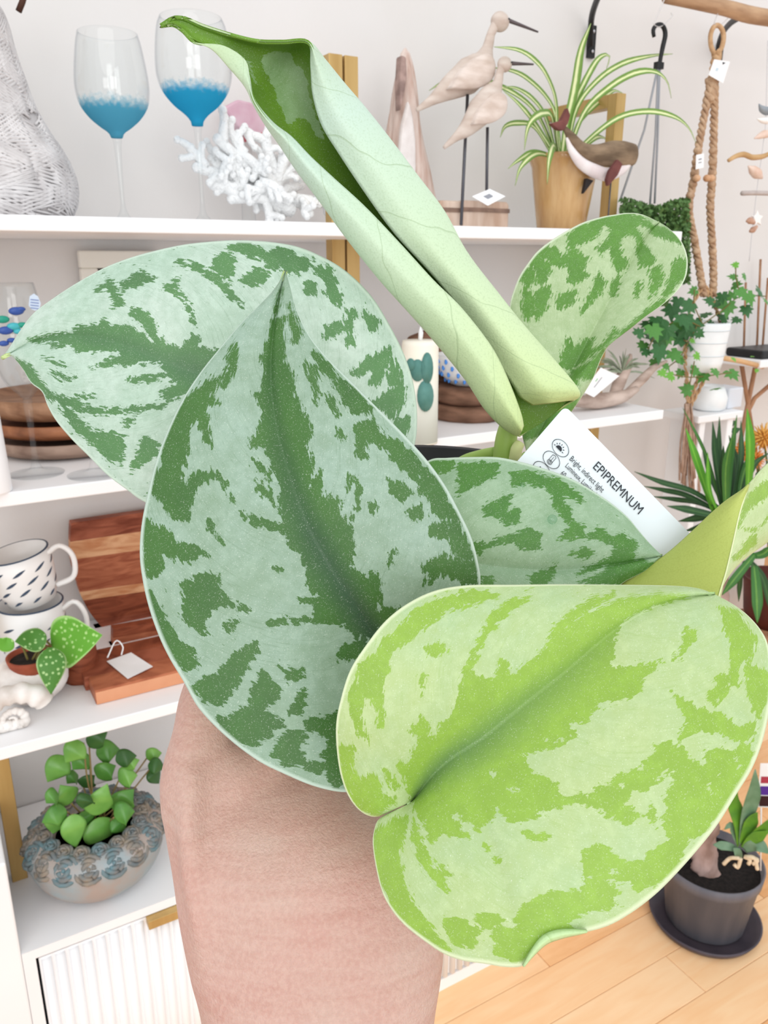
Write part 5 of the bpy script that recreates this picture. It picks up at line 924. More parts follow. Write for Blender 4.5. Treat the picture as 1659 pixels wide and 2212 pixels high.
big_leaf('leaf', [(888, 1737), (930, 1680), (977, 1636), (1047, 1590), (1139, 1515), (1220, 1451), (1307, 1376), (1365, 1336), (1422, 1307), (1490, 1290), (1545, 1284)],
 [(888, 1737), (850, 1746), (818, 1764), (787, 1758), (758, 1729), (738, 1682), (728, 1625), (726, 1567), (735, 1515), (755, 1451), (787, 1399), (833, 1341), (885, 1301), (943, 1275), (1012, 1264), (1105, 1263), (1220, 1262), (1336, 1263), (1451, 1265), (1509, 1271), (1545, 1284)],
 [(888, 1737), (852, 1750), (820, 1768), (810, 1786), (805, 1821), (813, 1879), (827, 1931), (850, 1971), (879, 2003), (920, 2035), (960, 2061), (1000, 2075), (1047, 2082), (1093, 2089), (1131, 2086), (1150, 2062), (1178, 2038), (1215, 2024), (1255, 2016), (1313, 2000), (1365, 1971), (1417, 1931), (1463, 1885), (1509, 1833), (1550, 1781), (1590, 1717), (1625, 1659), (1648, 1598), (1664, 1520), (1667, 1450), (1659, 1393), (1642, 1359), (1613, 1327), (1580, 1303), (1545, 1284)],
 [.226, .222, .224, .228, .232, .238], [.226, .218, .212, .216, .226, .234, .238, .238], [.226, .216, .206, .200, .198, .200, .204, .210, .220, .230, .238], L4p, z7, [m4, under4], bulge=(-.005, -.006), sub=L4s, pmid=1.5, label='bright lime and silver heart-shaped leaf at lower right')
# the little fold at its lower edge
fq = [(1131, 2087), (1150, 2050), (1172, 2022), (1200, 2010), (1235, 2008), (1268, 2012)]; fq2 = [(1131, 2087), (1152, 2063), (1180, 2038), (1215, 2025), (1250, 2017), (1268, 2012)]
A_ = cat(fq, 24); B_ = cat(fq2, 24); V = []
for k in range(7):
    t_ = k/6; q = A_*(1-t_)+B_*t_; dd = .1985-.0022*math.sin(t_*math.pi)-.0006*t_; V += [PD(x, y, dd) for x, y in q]
fo_ = ob('folded_edge', V, [(k*24+i, k*24+i+1, (k+1)*24+i+1, (k+1)*24+i) for k in range(6) for i in range(23)], under4, plant, attrs={'uu': np.tile(np.linspace(0, 1, 24), 7), 'al': np.tile(np.linspace(0, .05, 24), 7)}); mo = fo_.modifiers.new('solid', 'SOLIDIFY'); mo.thickness = .0006; mo.offset = 0

# back left leaf
z5b = (1.8033, 0, 500)
L2p = [[(110,420),(200,400),(280,400),(300,370),(380,365),(400,345),(440,370),(480,360),(520,380),(560,400),(600,440),(570,380),(530,335),(500,320),(520,295),(560,310),(600,350),(620,410),(650,440),(700,450),(720,440),(750,400),(780,405),(770,450),(840,460),(1000,560),(900,700),(760,620),(700,640),(640,670),(630,620),(680,600),(670,570),(620,510),(560,510),(500,520),(420,520),(350,530),(450,490),(470,470),(400,465),(300,465),(270,440),(200,452),(230,430),(150,432)],
 [(480,200),(540,160),(600,185),(560,200),(520,220),(470,230)], [(430,190),(470,260),(490,280),(440,300),(440,260),(410,220),(380,230)], [(700,120),(780,140),(840,170),(900,230),(945,290),(900,262),(850,205),(790,160)], [(630,225),(700,185),(690,220),(720,260),(752,320),(764,380),(742,330),(700,250)], [(850,110),(880,90),(910,120),(900,170),(870,180),(830,140)], [(940,190),(1000,150),(1040,160),(1020,200),(980,212)],
 [(900,58),(960,52),(1040,90),(1090,70),(1140,80),(1100,110),(1060,140),(1030,110),(960,85)], [(1110,100),(1180,110),(1200,130),(1160,160),(1110,150)], [(1230,145),(1280,150),(1310,220),(1332,285),(1300,270),(1268,230),(1280,190)], [(1200,200),(1225,200),(1220,250),(1190,240)], [(1265,370),(1320,350),(1322,390),(1270,425)], [(1358,310),(1382,320),(1368,380),(1374,440),(1352,440),(1352,370)],
 [(1360,555),(1440,500),(1512,460),(1512,500),(1472,590),(1440,592),(1460,530),(1390,562)], [(1530,505),(1552,560),(1542,605),(1515,580)], [(1500,640),(1560,590),(1572,650),(1532,725),(1500,700),(1445,662)], [(1540,750),(1582,730),(1572,782)], [(190,636),(260,652),(330,677),(400,692),(500,687),(640,672),(640,684),(500,704),(400,710),(300,694)],
 [(230,660),(290,720),(330,760),(370,800),(420,850),(475,892),(430,882),(380,835),(300,765)], [(380,780),(440,790),(480,800),(480,860),(440,872),(395,822)], [(475,740),(522,728),(500,762)], [(560,800),(620,820),(610,870),(515,922),(540,870)], [(300,638),(362,636),(330,652)], [(490,580),(560,563),(680,548),(600,582),(530,592)], [(1425,315),(1465,350),(1452,385)], [(60,500),(110,520),(190,640),(150,610),(110,560)], [(170,490),(250,525),(200,510)], [(200,545),(290,570),(240,578)]]
m2 = leaf_mat('leaf_back_left', (172, 196, 178), (78, 116, 74), (86, 116, 92), (196, 214, 198), (190, 207, 194), 1.0, green2=(94, 138, 86), vs=34.)
big_leaf('leaf', [(690, 930), (600, 880), (520, 842), (444, 811), (388, 794), (333, 772), (277, 750), (222, 733), (166, 725), (111, 727), (55, 746), (4, 774)],
 [(690, 930), (710, 985), (770, 1035), (830, 1045), (880, 1008), (897, 955), (901, 910), (899, 866), (890, 816), (871, 761), (843, 705), (810, 650), (776, 611), (737, 578), (693, 553), (643, 533), (588, 523), (527, 519), (471, 520.5), (399, 528), (333, 542), (277, 558), (222, 580), (161, 614), (111, 647), (72, 677), (42, 716), (22, 748), (4, 774)],
 [(690, 930), (690, 1010), (650, 1120), (580, 1165), (480, 1160), (400, 1130), (308, 1082), (277, 1060), (233, 1027), (194, 988), (155, 949), (122, 910), (103, 877), (91, 847), (67, 827), (50, 799), (33, 777), (19, 767), (4, 774)],
 [.300, .296, .292, .290, .292, .296], [.300, .302, .304, .306, .304, .300, .298, .296], [.300, .290, .282, .280, .282, .286, .290, .296], L2p, z5b, [m2, under], bulge=(-.004, -.004), label='pale silver leaf at the back left')

# leaf in the middle right
z8 = (2.0763, 860, 900)
L5p = [[(280,220),(330,230),(370,210),(440,220),(430,260),(380,290),(330,310),(268,352),(280,290)], [(380,400),(440,380),(500,350),(490,420),(540,410),(545,470),(490,490),(460,460),(390,440)], [(510,260),(600,255),(700,290),(800,345),(820,372),(740,345),(725,365),(745,390),(775,430),(785,470),(832,490),(832,540),(760,552),(725,540),(768,500),(735,440),(705,400),(695,345),(660,305),(580,292),(530,305)],
 [(830,540),(900,500),(960,540),(1010,530),(1062,570),(1062,640),(1100,640),(1132,660),(1060,712),(1000,742),(900,755),(815,745),(900,708),(955,668),(900,680),(800,712),(870,668),(940,636),(976,600),(966,572),(900,552)], [(345,580),(420,560),(500,530),(600,500),(642,530),(632,592),(580,602),(520,562),(420,582),(360,612)], [(588,720),(640,690),(705,668),(692,722),(650,760),(598,760)], [(335,560),(382,568),(372,622),(348,602)], [(378,718),(420,718),(432,760),(378,760)], [(140,200),(240,208),(232,236),(160,245)], [(765,620),(840,588),(885,620),(820,634)]]
m5 = leaf_mat('leaf_mid', (140, 168, 138), (78, 124, 54), (92, 130, 78), (190, 208, 188), (154, 180, 150), .95, green2=(72, 120, 54), vs=30.)
big_leaf('leaf', [(850, 1180), (960, 1205), (1080, 1225), (1200, 1232), (1310, 1222), (1380, 1210), (1431, 1201)],
 [(850, 1180), (840, 1110), (880, 1030), (927, 994), (966, 989), (1024, 987), (1077, 988), (1130, 999), (1187, 1016), (1236, 1035), (1279, 1059), (1322, 1088), (1356, 1117), (1380, 1146), (1404, 1174), (1431, 1201)],
 [(850, 1180), (860, 1290), (920, 1370), (1000, 1410), (1100, 1410), (1200, 1370), (1290, 1310), (1342, 1262), (1375, 1243), (1404, 1227), (1431, 1201)],
 [.292, .282, .280, .282, .286], [.292, .294, .292, .290, .288, .286], [.292, .288, .282, .280, .282, .286], L5p, z8, [m5, under], bulge=(-.004, -.004), label='silver-green leaf in front of the plant label')

# upper right leaf
z7b = (2.9625, 1099, 460)
L6p = [[(530,60),(600,30),(700,20),(760,10),(800,30),(860,50),(960,90),(1060,140),(1092,185),(1060,172),(980,152),(930,142),(900,102),(840,62),(800,92),(840,132),(860,192),(900,232),(942,292),(910,335),(828,342),(828,300),(822,250),(826,190),(810,152),(760,132),(720,162),(708,222),(730,282),(760,302),(750,352),(700,382),(678,340),(660,290),(650,220),(590,262),(568,230),(610,190),(650,160),(660,100),(620,72),(580,82),(570,122),(540,152),(500,172),(450,192),(398,190),(388,160),(440,108)],
 [(400,210),(440,260),(510,290),(480,330),(480,370),(512,392),(420,452),(378,440),(390,370),(360,340),(300,332),(268,290),(290,240),(330,290),(390,280)], [(180,240),(240,205),(262,270),(232,300),(262,372),(210,462),(188,400),(178,350),(138,320),(150,280)], [(98,370),(150,348),(162,430),(120,472),(98,430)], [(208,480),(262,478),(262,540),(232,622),(178,685),(168,640),(190,560),(168,520)], [(108,478),(140,530),(172,560),(152,640),(120,685),(98,590)], [(330,520),(380,508),(432,498),(432,560),(380,592),(340,612),(298,600)],
 [(578,388),(622,440),(602,490),(540,562),(500,612),(458,652),(468,600),(508,540),(538,470)], [(658,450),(702,398),(702,490),(660,542),(638,510)], [(818,450),(852,438),(842,522),(808,542)], [(898,360),(962,338),(982,400),(952,480),(898,542),(918,450)], [(1060,328),(1100,298),(1132,330),(1122,400),(1070,432),(1040,472),(998,522),(1038,420)], [(378,800),(420,860),(470,818),(542,808),(530,870),(600,848),(680,738),(702,758),(640,832),(520,922),(400,1002),(318,982),(340,900)],
 [(400,1010),(560,930),(602,868),(600,990),(520,1050),(440,1062),(420,1220),(300,1400),(60,1460),(60,1240),(300,1250),(388,1060)], [(985,565),(900,612),(800,695),(718,772),(730,780),(800,722),(900,645),(995,580)]]
m6 = leaf_mat('leaf_upper_right', (164, 184, 140), (92, 138, 58), (104, 140, 80), (206, 218, 190), (176, 195, 154), .9, green2=(82, 126, 52), vs=30.)
big_leaf('leaf', [(1140, 985), (1175, 915), (1215, 840), (1265, 745), (1310, 660), (1360, 570), (1400, 505), (1425, 480)],
 [(1140, 985), (1128, 940), (1122, 880), (1112, 800), (1102, 720), (1101, 662), (1109, 629), (1123, 595), (1143, 565), (1163, 541), (1194, 517), (1227, 497), (1261, 480), (1302, 468), (1332, 463), (1355, 460), (1386, 463), (1425, 480)],
 [(1140, 985), (1180, 960), (1215, 915), (1250, 868), (1281, 818), (1291, 794), (1301, 770), (1315, 747), (1335, 730), (1362, 710), (1396, 683), (1430, 659), (1457, 635), (1475, 612), (1484, 588), (1485, 558), (1477, 531), (1464, 511), (1443, 492), (1425, 480)],
 [.345, .352, .360, .365, .372, .385], [.345, .358, .364, .366, .372, .385], [.345, .350, .354, .358, .368, .385], L6p, z7b, [m6, under], bulge=(-.004, -.004), label='green leaf with silver patches at the upper right')

# twisted leaf at the right edge: underside flap and upper face share the ridge
zr2 = (4.097, 1360, 860)
L7p = [[(1050,850),(1150,770),(1225,730),(1400,640),(1400,780),(1225,865),(1130,925),(1040,985),(1000,1055),(955,1140),(985,990)], [(1100,1185),(1180,1100),(1225,1015),(1400,900),(1400,1000),(1225,1065),(1150,1135),(1060,1165),(995,1155)], [(895,1405),(960,1370),(1000,1300),(1060,1225),(1105,1215),(1115,1290),(1060,1325),(1000,1385),(915,1435)]]
m7 = leaf_mat('leaf_right', (186, 206, 150), (134, 170, 66), (140, 170, 90), (226, 236, 200), (198, 214, 164), .9, green2=(146, 182, 74))
under7 = plain_leaf_mat('leaf_underside_olive', (164, 178, 88), (172, 186, 96), (180, 192, 104), (150, 160, 74), nveins=7.)
rid = cat([(1546, 1330), (1553, 1287), (1568, 1237), (1582, 1179), (1597, 1112), (1608, 1075), (1617, 1047)], 60)
fla = cat([(1300, 1330), (1342, 1264), (1388, 1233), (1444, 1194), (1496, 1148), (1534, 1112), (1568, 1083), (1602, 1060), (1617, 1047)], 60)
rgt = cat([(1548, 1330), (1556, 1285), (1572, 1232), (1611, 1199), (1660, 1168), (1720, 1110), (1740, 1020), (1700, 980), (1659, 1001), (1630, 1033), (1617, 1047)], 60)
def strip(A, B, dA, dB, n, mat, nm, polys=None, zoom=None, bulge=0.):
    px = []; dd = []; uu = []; vv = []; m = len(A)
    for k in range(n+1): t_ = k/n; px.append(A*(1-t_)+B*t_); dd.append(lerpctl(dA, np.linspace(0, 1, m))*(1-t_)+lerpctl(dB, np.linspace(0, 1, m))*t_+bulge*4*t_*(1-t_)); uu.append(np.linspace(0, 1, m)); vv.append(np.full(m, t_))
    px, dd, uu, vv = np.vstack(px), np.hstack(dd), np.hstack(uu), np.hstack(vv); g = np.full(len(px), -40.)
    for po in polys or []: g = np.maximum(g, sdf(px, [(zoom[1]+x/zoom[0], zoom[2]+y/zoom[0]) for x, y in po]))
    V = np.array([PD(x, y, d_) for (x, y), d_ in zip(px, dd)]); F = [(k*m+i, k*m+i+1, (k+1)*m+i+1, (k+1)*m+i) for k in range(n) for i in range(m-1)]
    return V, F, {'uu': uu, 'vv': vv*.97, 'gm': np.clip(g/9, -1.6, 1.6), 'al': uu-.3*vv}
V, F, A7 = strip(rid, rgt, [.268, .270, .276], [.280, .286, .300, .300, .276], 40, None, '', L7p, zr2)
o7 = ob('leaf', V, F, m7, plant, attrs=A7, label='twisted leaf cut by the right picture edge'); s7 = o7.modifiers.new('solid', 'SOLIDIFY'); s7.thickness = .0007; s7.offset = 0
V, F, A7 = strip(fla, rid, [.286, .286, .284, .280, .276], [.268, .270, .276], 30, None, '', bulge=-.002)
f7 = ob('underside', V, F, under7, o7, attrs=A7) if False else ob('leaf_underside', V, F, under7, plant, attrs=A7, label='pale olive folded underside of the twisted leaf'); s7 = f7.modifiers.new('solid', 'SOLIDIFY'); s7.thickness = .0007; s7.offset = 0
G().tube([PD(x, y, d_-.0004) for (x, y), d_ in zip(rid[8:], lerpctl([.268, .270, .276], np.linspace(0, 1, 60))[8:])], .00028, 5).ob('leaf_edge', M('leaf_edge_pale', (222, 230, 180), .5), plant)

# the rolled new leaf: an open C in cross-section, underside outward
R_ = [((347,56),(347,56),(347,56),(347,56)), ((374,54),(374,54),(372,40),(372,40)), ((395,67),(395,67),(398,39.5),(398,39.5)), ((421,91),(421,91),(440,57),(440,57)), ((482,98),(458,108),(500,76),(500,76)), ((529,128),(495,148),(556,89),(556,89)), ((540,165),(529,189),(612,90),(610,91)), ((551,214),(548,228),(667,90),(664,92)),
 ((590,263),(575,274),(705,130),(670,145)), ((630,294),(603,314),(745,179),(675,205)), ((671,337),(640,370),(790,232),(694,270)), ((718,381),(694,442),(840,295),(730,330)), ((790,447),(748,516),(900,375),(790,420)), ((866,527),(818,604),(960,455),(850,503)), ((936,604),(882,675),(1010,545),(925,585)), ((994,661),(936,736),(1078,634),(975,645)), ((1051,732),(1004,820),(1135,705),(1020,705)), ((1080,780),(1044,881),(1200,779),(1062,768)), ((1106,838),(1080,920),(1244,832),(1108,834)), ((1126,892),(1106,938),(1252,853),(1122,858)), ((1132,920),(1122,944),(1238,866),(1150,876))]
nr = len(R_); NS = 130; E1, SLf, SRt, E2 = [cat([r[k] for r in R_], NS*3) for k in range(4)]
# resample every rail by the row parameter so the rails stay in step
def rail(k): 
    xs = np.linspace(0, 1, nr); P = np.array([r[k] for r in R_], float); f = np.linspace(0, 1, NS); out = []
    for c_ in (0, 1): q = cat(np.stack([xs*1000, P[:, c_]], 1), 600); out.append(np.interp(f*1000, q[:, 0], q[:, 1]))
    return np.stack(out, 1)
e1, sl_, sr_, e2 = rail(0), rail(1), rail(2), rail(3); f = np.linspace(0, 1, NS); dax = np.interp(f, [0, .2, .35, .6, 1], [.282, .282, .288, .300, .318])
wid = np.linalg.norm(sr_-sl_, axis=1)*dax/FPX; rad = np.clip(wid*.36, .0003, .020); opn = np.clip((f-.12)/.25, 0, 1)
NC = 64; VV = []; sgrid = []
for i in range(NS):
    D = dax[i]; r_ = rad[i]; bc = (sl_[i]+sr_[i])/2
    fl_ = (sl_[i]*.5+e1[i]*.5); fr2 = (sr_[i]*.5+e2[i]*.5); lap = .004*np.clip((f[i]-.66)/.1, 0, 1)
    ctl = [(e1[i], D-r_*.72*opn[i]-lap), (fl_, D-r_*.92*opn[i]-lap*.8), (sl_[i], D-r_*.25*opn[i]), (sl_[i]*.68+bc*.32, D+r_*.72), (bc, D+r_), (sr_[i]*.68+bc*.32, D+r_*.72), (sr_[i], D-r_*.1*opn[i]), (fr2, D-r_*.80*opn[i]), (e2[i], D-r_*.55*opn[i]+lap*.6)]
    C3 = np.array([[c_[0][0], c_[0][1], c_[1]*6000] for c_ in ctl]); t_ = np.linspace(0, 8, NC); k0 = np.clip(t_.astype(int), 0, 7); w_ = (t_-k0)[:, None]
    Q = np.vstack([2*C3[0]-C3[1], C3, 2*C3[-1]-C3[-2]]); a_, b_, c_, d_ = Q[k0], Q[k0+1], Q[k0+2], Q[k0+3]
    S3 = .5*((2*b_)+(c_-a_)*w_+(2*a_-5*b_+4*c_-d_)*w_**2+(3*b_-a_-3*c_+d_)*w_**3); VV.append(S3)
S3 = np.array(VV); px = S3[:, :, :2].reshape(-1, 2); dd = S3[:, :, 2].reshape(-1)/6000
V = CO+(CF+np.outer((px[:, 0]-829.5)/FPX, CR)-np.outer((px[:, 1]-1106)/FPX, CU))*dd[:, None]
F = [(i*NC+j, i*NC+j+1, (i+1)*NC+j+1, (i+1)*NC+j) for i in range(NS-1) for j in range(NC-1)]
fm_ = F[(NS//2)*(NC-1)+8]; nn = np.cross(V[fm_[1]]-V[fm_[0]], V[fm_[3]]-V[fm_[0]])
if nn @ CF > 0: F = [q[::-1] for q in F]
ug = np.repeat(f, NC); vg = np.tile(np.linspace(-1, 1, NC), NS)
silp = [[(680,330),(780,310),(860,330),(880,400),(950,440),(965,560),(1000,680),(1060,850),(1090,950),(1010,870),(950,770),(880,770),(870,815),(815,790),(790,720),(755,660),(755,600),(680,470),(655,390)], [(540,350),(590,380),(640,560),(600,520)], [(1040,960),(1120,1080),(1080,1030)]]
g = np.full(len(px), -40.)
for po in silp: g = np.maximum(g, sdf(px, [(340+x/2.9625, y/2.9625) for x, y in po]))
mo_ = plain_leaf_mat('rolled_leaf_outside', (184, 204, 144), (196, 218, 202), (204, 222, 152), (142, 166, 122), nveins=11.)
mi_ = leaf_mat('rolled_leaf_inside', (136, 170, 116), (98, 138, 44), (98, 138, 44), (190, 214, 140), (150, 180, 130), .5, green2=(112, 152, 54))
o1 = ob('rolled_leaf', V, F, [mo_, mi_], plant, attrs={'uu': ug, 'vv': vg*.95, 'gm': np.clip(-g/10, -1.6, 1.6), 'al': ug*.9+.12*np.abs(vg)}, label='pale green new leaf rolled into a tall funnel')
sm_ = o1.modifiers.new('solid', 'SOLIDIFY'); sm_.thickness = .0007; sm_.offset = -1; sm_.material_offset = 1

# pot, soil, stems
cr_ = PD(905, 1026, .345); Zr = cr_[2]; hb_ = .10; ax2 = np.array([cr_[0], cr_[1], 0])
G().lathe([(.044, Zr-hb_), (.046, Zr-hb_+.002), (.0555, Zr-.016), (.0575, Zr-.015), (.060, Zr-.001), (.0595, Zr), (.0572, Zr-.001), (.054, Zr-.018)], ax2, 64).ob('nursery_pot', M('nursery_black', (20, 20, 22), .35, (30, 30, 33), 40), plant)
G().lathe([(.001, Zr-.016), (.0548, Zr-.016)], ax2, 40, cap=False).ob('soil', MATS['dark_soil'], plant)
stm_ = M('pothos_stem', (158, 190, 96), .45, (176, 204, 112), 40); cs = np.array([cr_[0], cr_[1], Zr-.02])
def stemtube(pts, rads, nm='petiole', m=stm_): G().tube(pts, rads, 12, n=24).ob(nm, m, plant)
stemtube([PD(1106, 900, .326), PD(1094, 945, .328), PD(1089, 985, .330), PD(1085, 1040, .335)], [.0038, .0044, .0046, .0046])
stemtube([PD(1070, 978, .336), PD(1040, 985, .34), PD(1000, 1000, .345), PD(950, 1040, .35)], [.0026, .0028, .003, .003])
stemtube([PD(1124, 956, .322), PD(1116, 970, .322), PD(1112, 990, .324), PD(1108, 1010, .33)], [.0020, .0024, .0024, .002], 'sheath', M('sheath_pale', (214, 222, 158), .5))
stemtube([PD(1140, 985, .345), PD(1120, 1005, .348), PD(1060, 1060, .35)], [.0025, .003, .003])
stemtube([PD(868, 1452, .263), PD(850, 1340, .268), PD(860, 1220, .285), PD(880, 1120, .32), PD(890, 1090, .345)], [.0022, .0024, .0026, .0028, .003])
stemtube([PD(888, 1737, .228), PD(905, 1640, .240), PD(920, 1480, .256), PD(905, 1280, .274), PD(890, 1150, .300), PD(895, 1090, .335)], [.0016, .0018, .002, .0022, .0026, .003])
stemtube([PD(690, 930, .301), PD(740, 980, .315), PD(820, 1050, .335), PD(860, 1090, .345)], [.0022, .0024, .0026, .003])
stemtube([PD(850, 1180, .293), PD(850, 1130, .306), PD(870, 1100, .33)], [.0022, .0024, .003])
stemtube([PD(1400, 1290, .284), PD(1250, 1200, .30), PD(1130, 1110, .318), PD(1000, 1080, .34)], [.002, .0022, .0026, .003])

drop = glass('water_drop', (240, 248, 244), (190, 215, 200))
for x, y, r_ in ((1193, 1122, 10.5), (1128, 1047, 5.5), (1168, 1028, 3.)):
    p = PD(x, y, .2785 if y > 1100 else .283); q_ = r_*.28/FPX; G().ell(p, q_, q_, q_, nu=16, nv=12).ob('water_drop', drop, plant)
# plant label
lt = thing('plant_label', 'pale blue-white plastic plant label printed EPIPREMNUM stuck in the black pot', 'label', PD(1260, 1130, .303))
Bc = np.array([1221., 877.]); eu = np.array([.699, .715]); ev = np.array([-.655, .756]); LD = .3035
def lab(u_, v_, dd=0.): x, y = Bc+eu*u_+ev*v_; return PD(x, y, LD-dd-.000025*u_+.000012*v_)
def rr(u0, u1, v0, v1, r): 
    o_ = []
    for cu, cv, a0 in ((u1-r, v0+r, -90), (u1-r, v1-r, 0), (u0+r, v1-r, 90), (u0+r, v0+r, 180)):
        for a in range(0, 91, 15): o_.append((cu+r*math.cos(math.radians(a0+a)), cv+r*math.sin(math.radians(a0+a))))
    return o_
bo_ = G().prism([lab(*q) for q in rr(0, 405, 0, 250, 13)], CF, .0006).ob('card', M('label_plastic', (232, 241, 246), .35, (226, 237, 244), 6, spec=.4), lt, smooth=False)
def text(s_, u0, v0, size, length, nm='lettering', mat=ink, bold=0.):
    cu = bpy.data.curves.new('t', 'FONT'); cu.body = s_; cu.size = 1; cu.offset = bold; cu.resolution_u = 3; to = bpy.data.objects.new('t', cu); COL.objects.link(to)
    me = bpy.data.meshes.new_from_object(to.evaluated_get(bpy.context.evaluated_depsgraph_get())); bpy.data.objects.remove(to)
    v = np.array([q.co[:] for q in me.vertices]); f_ = [list(p.vertices) for p in me.polygons]; bpy.data.meshes.remove(me)
    sx = length/v[:, 0].max(); V_ = [lab(u0+x*sx, v0-y*size, .0006) for x, y, _ in v]; ob(nm, V_, f_, mat, lt, smooth=False)
text('EPIPREMNUM', 131, 51, 28, 143, bold=0.)
text('Bright, indirect light', 82, 75, 17, 101); text('Lumineux, Lumière indirecte', 85, 92, 16, 128); text('60 - 80 °F', 88, 111, 16, 46); text('15 - 26 °C', 89, 128, 15, 46)
def ring(cu, cv, r, wd=1.3, sq=.78):
    n = 40; V_ = []
    for k in range(n):
        a = 2*math.pi*k/n
        for q in (r-wd/2, r+wd/2): V_.append(lab(cu+q*1.12*math.cos(a), cv+q*sq*math.sin(a)*1.02, .0006))
    ob('icon_ring', V_, [(2*k, 2*((k+1) % n), 2*((k+1) % n)+1, 2*k+1) for k in range(n)], ink, lt, smooth=False)
def flat(pts, nm='icon'): ob(nm, [lab(u_, v_, .0006) for u_, v_ in pts], [tuple(range(len(pts)))], ink, lt, smooth=False)
for k, (cu, cv) in enumerate(((52, 71), (54, 103), (52, 134))): ring(cu, cv, 19)
flat([(50+8*math.cos(a), 76-8*math.sin(a)) for a in np.linspace(0, math.pi, 14)])
for a in np.linspace(.1, math.pi-.1, 7):
    c0, s0 = math.cos(a), -math.sin(a); flat([(50+10.5*c0-1.3*s0, 76+10.5*s0+1.3*c0), (50+15*c0, 76+15*s0), (50+10.5*c0+1.3*s0, 76+10.5*s0-1.3*c0)])
def line(pts, wd=1.1):
    for (a, b), (c_, d_) in zip(pts[:-1], pts[1:]):
        l_ = math.hypot(c_-a, d_-b); nx, ny = -(d_-b)/l_*wd/2, (c_-a)/l_*wd/2; flat([(a+nx, b+ny), (c_+nx, d_+ny), (c_-nx, d_-ny), (a-nx, b-ny)])
line([(49, 108), (49, 93), (54, 91), (59, 93), (59, 108)]); line([(54, 95), (54, 108)]); line([(54+6*math.cos(a), 109+4.5*math.sin(a)) for a in np.linspace(0, 2*math.pi, 16)]); line([(54+3*math.cos(a), 109+2.4*math.sin(a)) for a in np.linspace(0, 2*math.pi, 12)])
for q in ((46, 132), (52, 134), (58, 131), (49, 138), (56, 138)): flat([(q[0]+1.8*math.cos(a), q[1]+2.4*math.sin(a)) for a in np.linspace(0, 2*math.pi, 10)[:-1]])

# ------------------------------------------------------------------ the hand under the pot
hg = G()
sec = [(690, 2620, .262, 262, .030), (690, 2400, .262, 246, .027), (690, 2212, .262, 247, .0245), (684, 2090, .262, 272, .0215), (673, 1965, .265, 287, .0205), (645, 1870, .268, 272, .0205), (606, 1795, .273, 246, .0205), (568, 1730, .279, 212, .0195), (545, 1665, .287, 172, .017), (560, 1625, .296, 120, .012)]
S_ = cat(np.array(sec, float), 60); rings = []
for x, y, d_, hw, hd_ in S_:
    th_ = np.linspace(0, 2*math.pi, 40, endpoint=False); c_ = PD(x, y, d_); cx_, sx_ = np.cos(th_), np.sin(th_)
    ex = 2.4; rx = np.sign(cx_)*np.abs(cx_)**(2/ex)*hw*d_/FPX; ry = np.sign(sx_)*np.abs(sx_)**(2/ex)*hd_; rings.append(c_+np.outer(rx, CR)+np.outer(ry, CF))
V = np.vstack(rings); n = 40; F = [(i*n+j, i*n+(j+1) % n, (i+1)*n+(j+1) % n, (i+1)*n+j) for i in range(len(S_)-1) for j in range(n)]+[tuple(range(n))[::-1], tuple(range((len(S_)-1)*n, len(S_)*n))]
hg.add(V, F)
def fing(q, rads): hg.tube([PD(*p) for p in q], rads, 16, n=30)
fing([(480, 1880, .268), (440, 1790, .270), (414, 1695, .272), (432, 1590, .278), (448, 1500, .286), (500, 1400, .300), (566, 1330, .318), (590, 1305, .326)], [.012, .0125, .0112, .0098, .0096, .0094, .0086, .004])   # thumb
fing([(560, 1690, .288), (640, 1632, .312), (760, 1600, .356), (880, 1590, .400), (930, 1585, .416)], [.0098, .0096, .0088, .008, .004])
fing([(640, 1735, .285), (730, 1665, .318), (850, 1610, .366), (960, 1590, .408), (1000, 1585, .424)], [.0098, .0096, .0088, .008, .004])
fing([(730, 1790, .280), (830, 1715, .312), (930, 1640, .360), (1020, 1605, .396), (1050, 1595, .408)], [.0095, .009, .0084, .0076, .004])
fing([(800, 1850, .276), (890, 1770, .304), (985, 1690, .340), (1050, 1640, .364), (1075, 1625, .372)], [.0088, .0082, .0076, .007, .0035])
hg.tube([PD(415, 1660, .2640), PD(408, 1740, .2600), PD(412, 1850, .2545), PD(430, 1980, .2510), PD(455, 2120, .2500), PD(470, 2300, .2480)], [.0035, .0042, .0042, .004, .0034, .002], 8, n=24)
for e in ((500, 1700, .279, .015), (560, 1690, .283, .014), (450, 1640, .280, .010)): hg.ell(PD(*e[:3]), e[3], e[3], e[3])
tmp = hg.ob('tmp', white, None, loc=PD(690, 1900, .262)); rm = tmp.modifiers.new('r', 'REMESH'); rm.mode = 'VOXEL'; rm.voxel_size = .0017; sm_ = tmp.modifiers.new('s', 'SMOOTH'); sm_.iterations = 26; sm_.factor = .6
bpy.context.view_layer.update(); me = bpy.data.meshes.new_from_object(tmp.evaluated_get(bpy.context.evaluated_depsgraph_get())); bs = list(tmp['_b']); bpy.data.objects.remove(tmp)
me.name = 'person'; me.materials.clear()
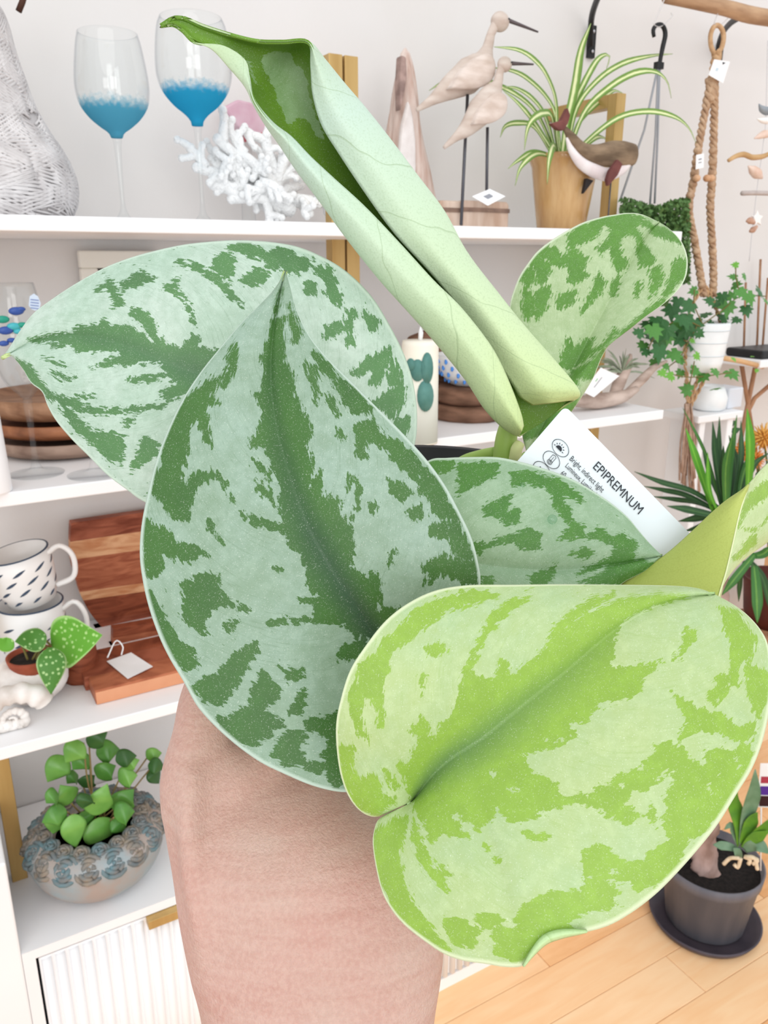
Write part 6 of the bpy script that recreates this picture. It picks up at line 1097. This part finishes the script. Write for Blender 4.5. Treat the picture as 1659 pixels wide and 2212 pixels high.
def skin():
    m = bpy.data.materials.new('skin'); m.use_nodes = True; nt = m.node_tree; N = nt.nodes; L = nt.links.new; b = N['Principled BSDF']; tc = N.new('ShaderNodeTexCoord')
    def noise(sc, det=3., stretch=None):
        x = N.new('ShaderNodeTexNoise'); x.inputs['Scale'].default_value = sc; x.inputs['Detail'].default_value = det
        if stretch: mp = N.new('ShaderNodeMapping'); mp.inputs['Scale'].default_value = stretch; mp.inputs['Rotation'].default_value = (0, math.radians(-8), math.radians(30)); L(tc.outputs['Object'], mp.inputs[0]); L(mp.outputs[0], x.inputs['Vector'])
        else: L(tc.outputs['Object'], x.inputs['Vector'])
        return x.outputs[0]
    def mix(f_, a, b_, k=1.):
        x = N.new('ShaderNodeMix'); x.data_type = 'RGBA'; r = N.new('ShaderNodeMapRange'); L(f_, r.inputs[0]); r.inputs[1].default_value = .38; r.inputs[2].default_value = .66; r.inputs[4].default_value = k; L(r.outputs[0], x.inputs[0])
        for i, v in ((6, a), (7, b_)):
            if isinstance(v, tuple): x.inputs[i].default_value = (*lin(v), 1)
            else: L(v, x.inputs[i])
        return x.outputs[2]
    c = mix(noise(24.), (202, 171, 158), (200, 158, 146)); c = mix(noise(60.), c, (200, 150, 138), .2); cre = noise(90., 4., (.35, .35, 3.6)); c = mix(cre, c, (186, 136, 122), .4); c = mix(noise(700., 2.), c, (220, 188, 174), .3)
    L(c, b.inputs['Base Color']); b.inputs['Roughness'].default_value = .5; b.inputs['Specular IOR Level'].default_value = .3; b.inputs['Subsurface Weight'].default_value = .12; b.inputs['Subsurface Radius'].default_value = (.006, .002, .001); b.inputs['Subsurface Scale'].default_value = .5
    bp = N.new('ShaderNodeBump'); bp.inputs['Strength'].default_value = .4; bp.inputs['Distance'].default_value = .0015; ad = N.new('ShaderNodeMath'); ad.operation = 'ADD'; L(cre, ad.inputs[0]); L(noise(1300., 3.), ad.inputs[1]); L(ad.outputs[0], bp.inputs['Height']); L(bp.outputs[0], b.inputs['Normal']); return m
me.materials.append(skin()); me.polygons.foreach_set('use_smooth', [True]*len(me.polygons))
ho = bpy.data.objects.new('person', me); COL.objects.link(ho); ho.location = bs; tag(ho, 'bare hand and wrist reaching up from below to hold the black pot', 'person')

for o in list(bpy.data.objects):
    if '_b' in o: del o['_b']
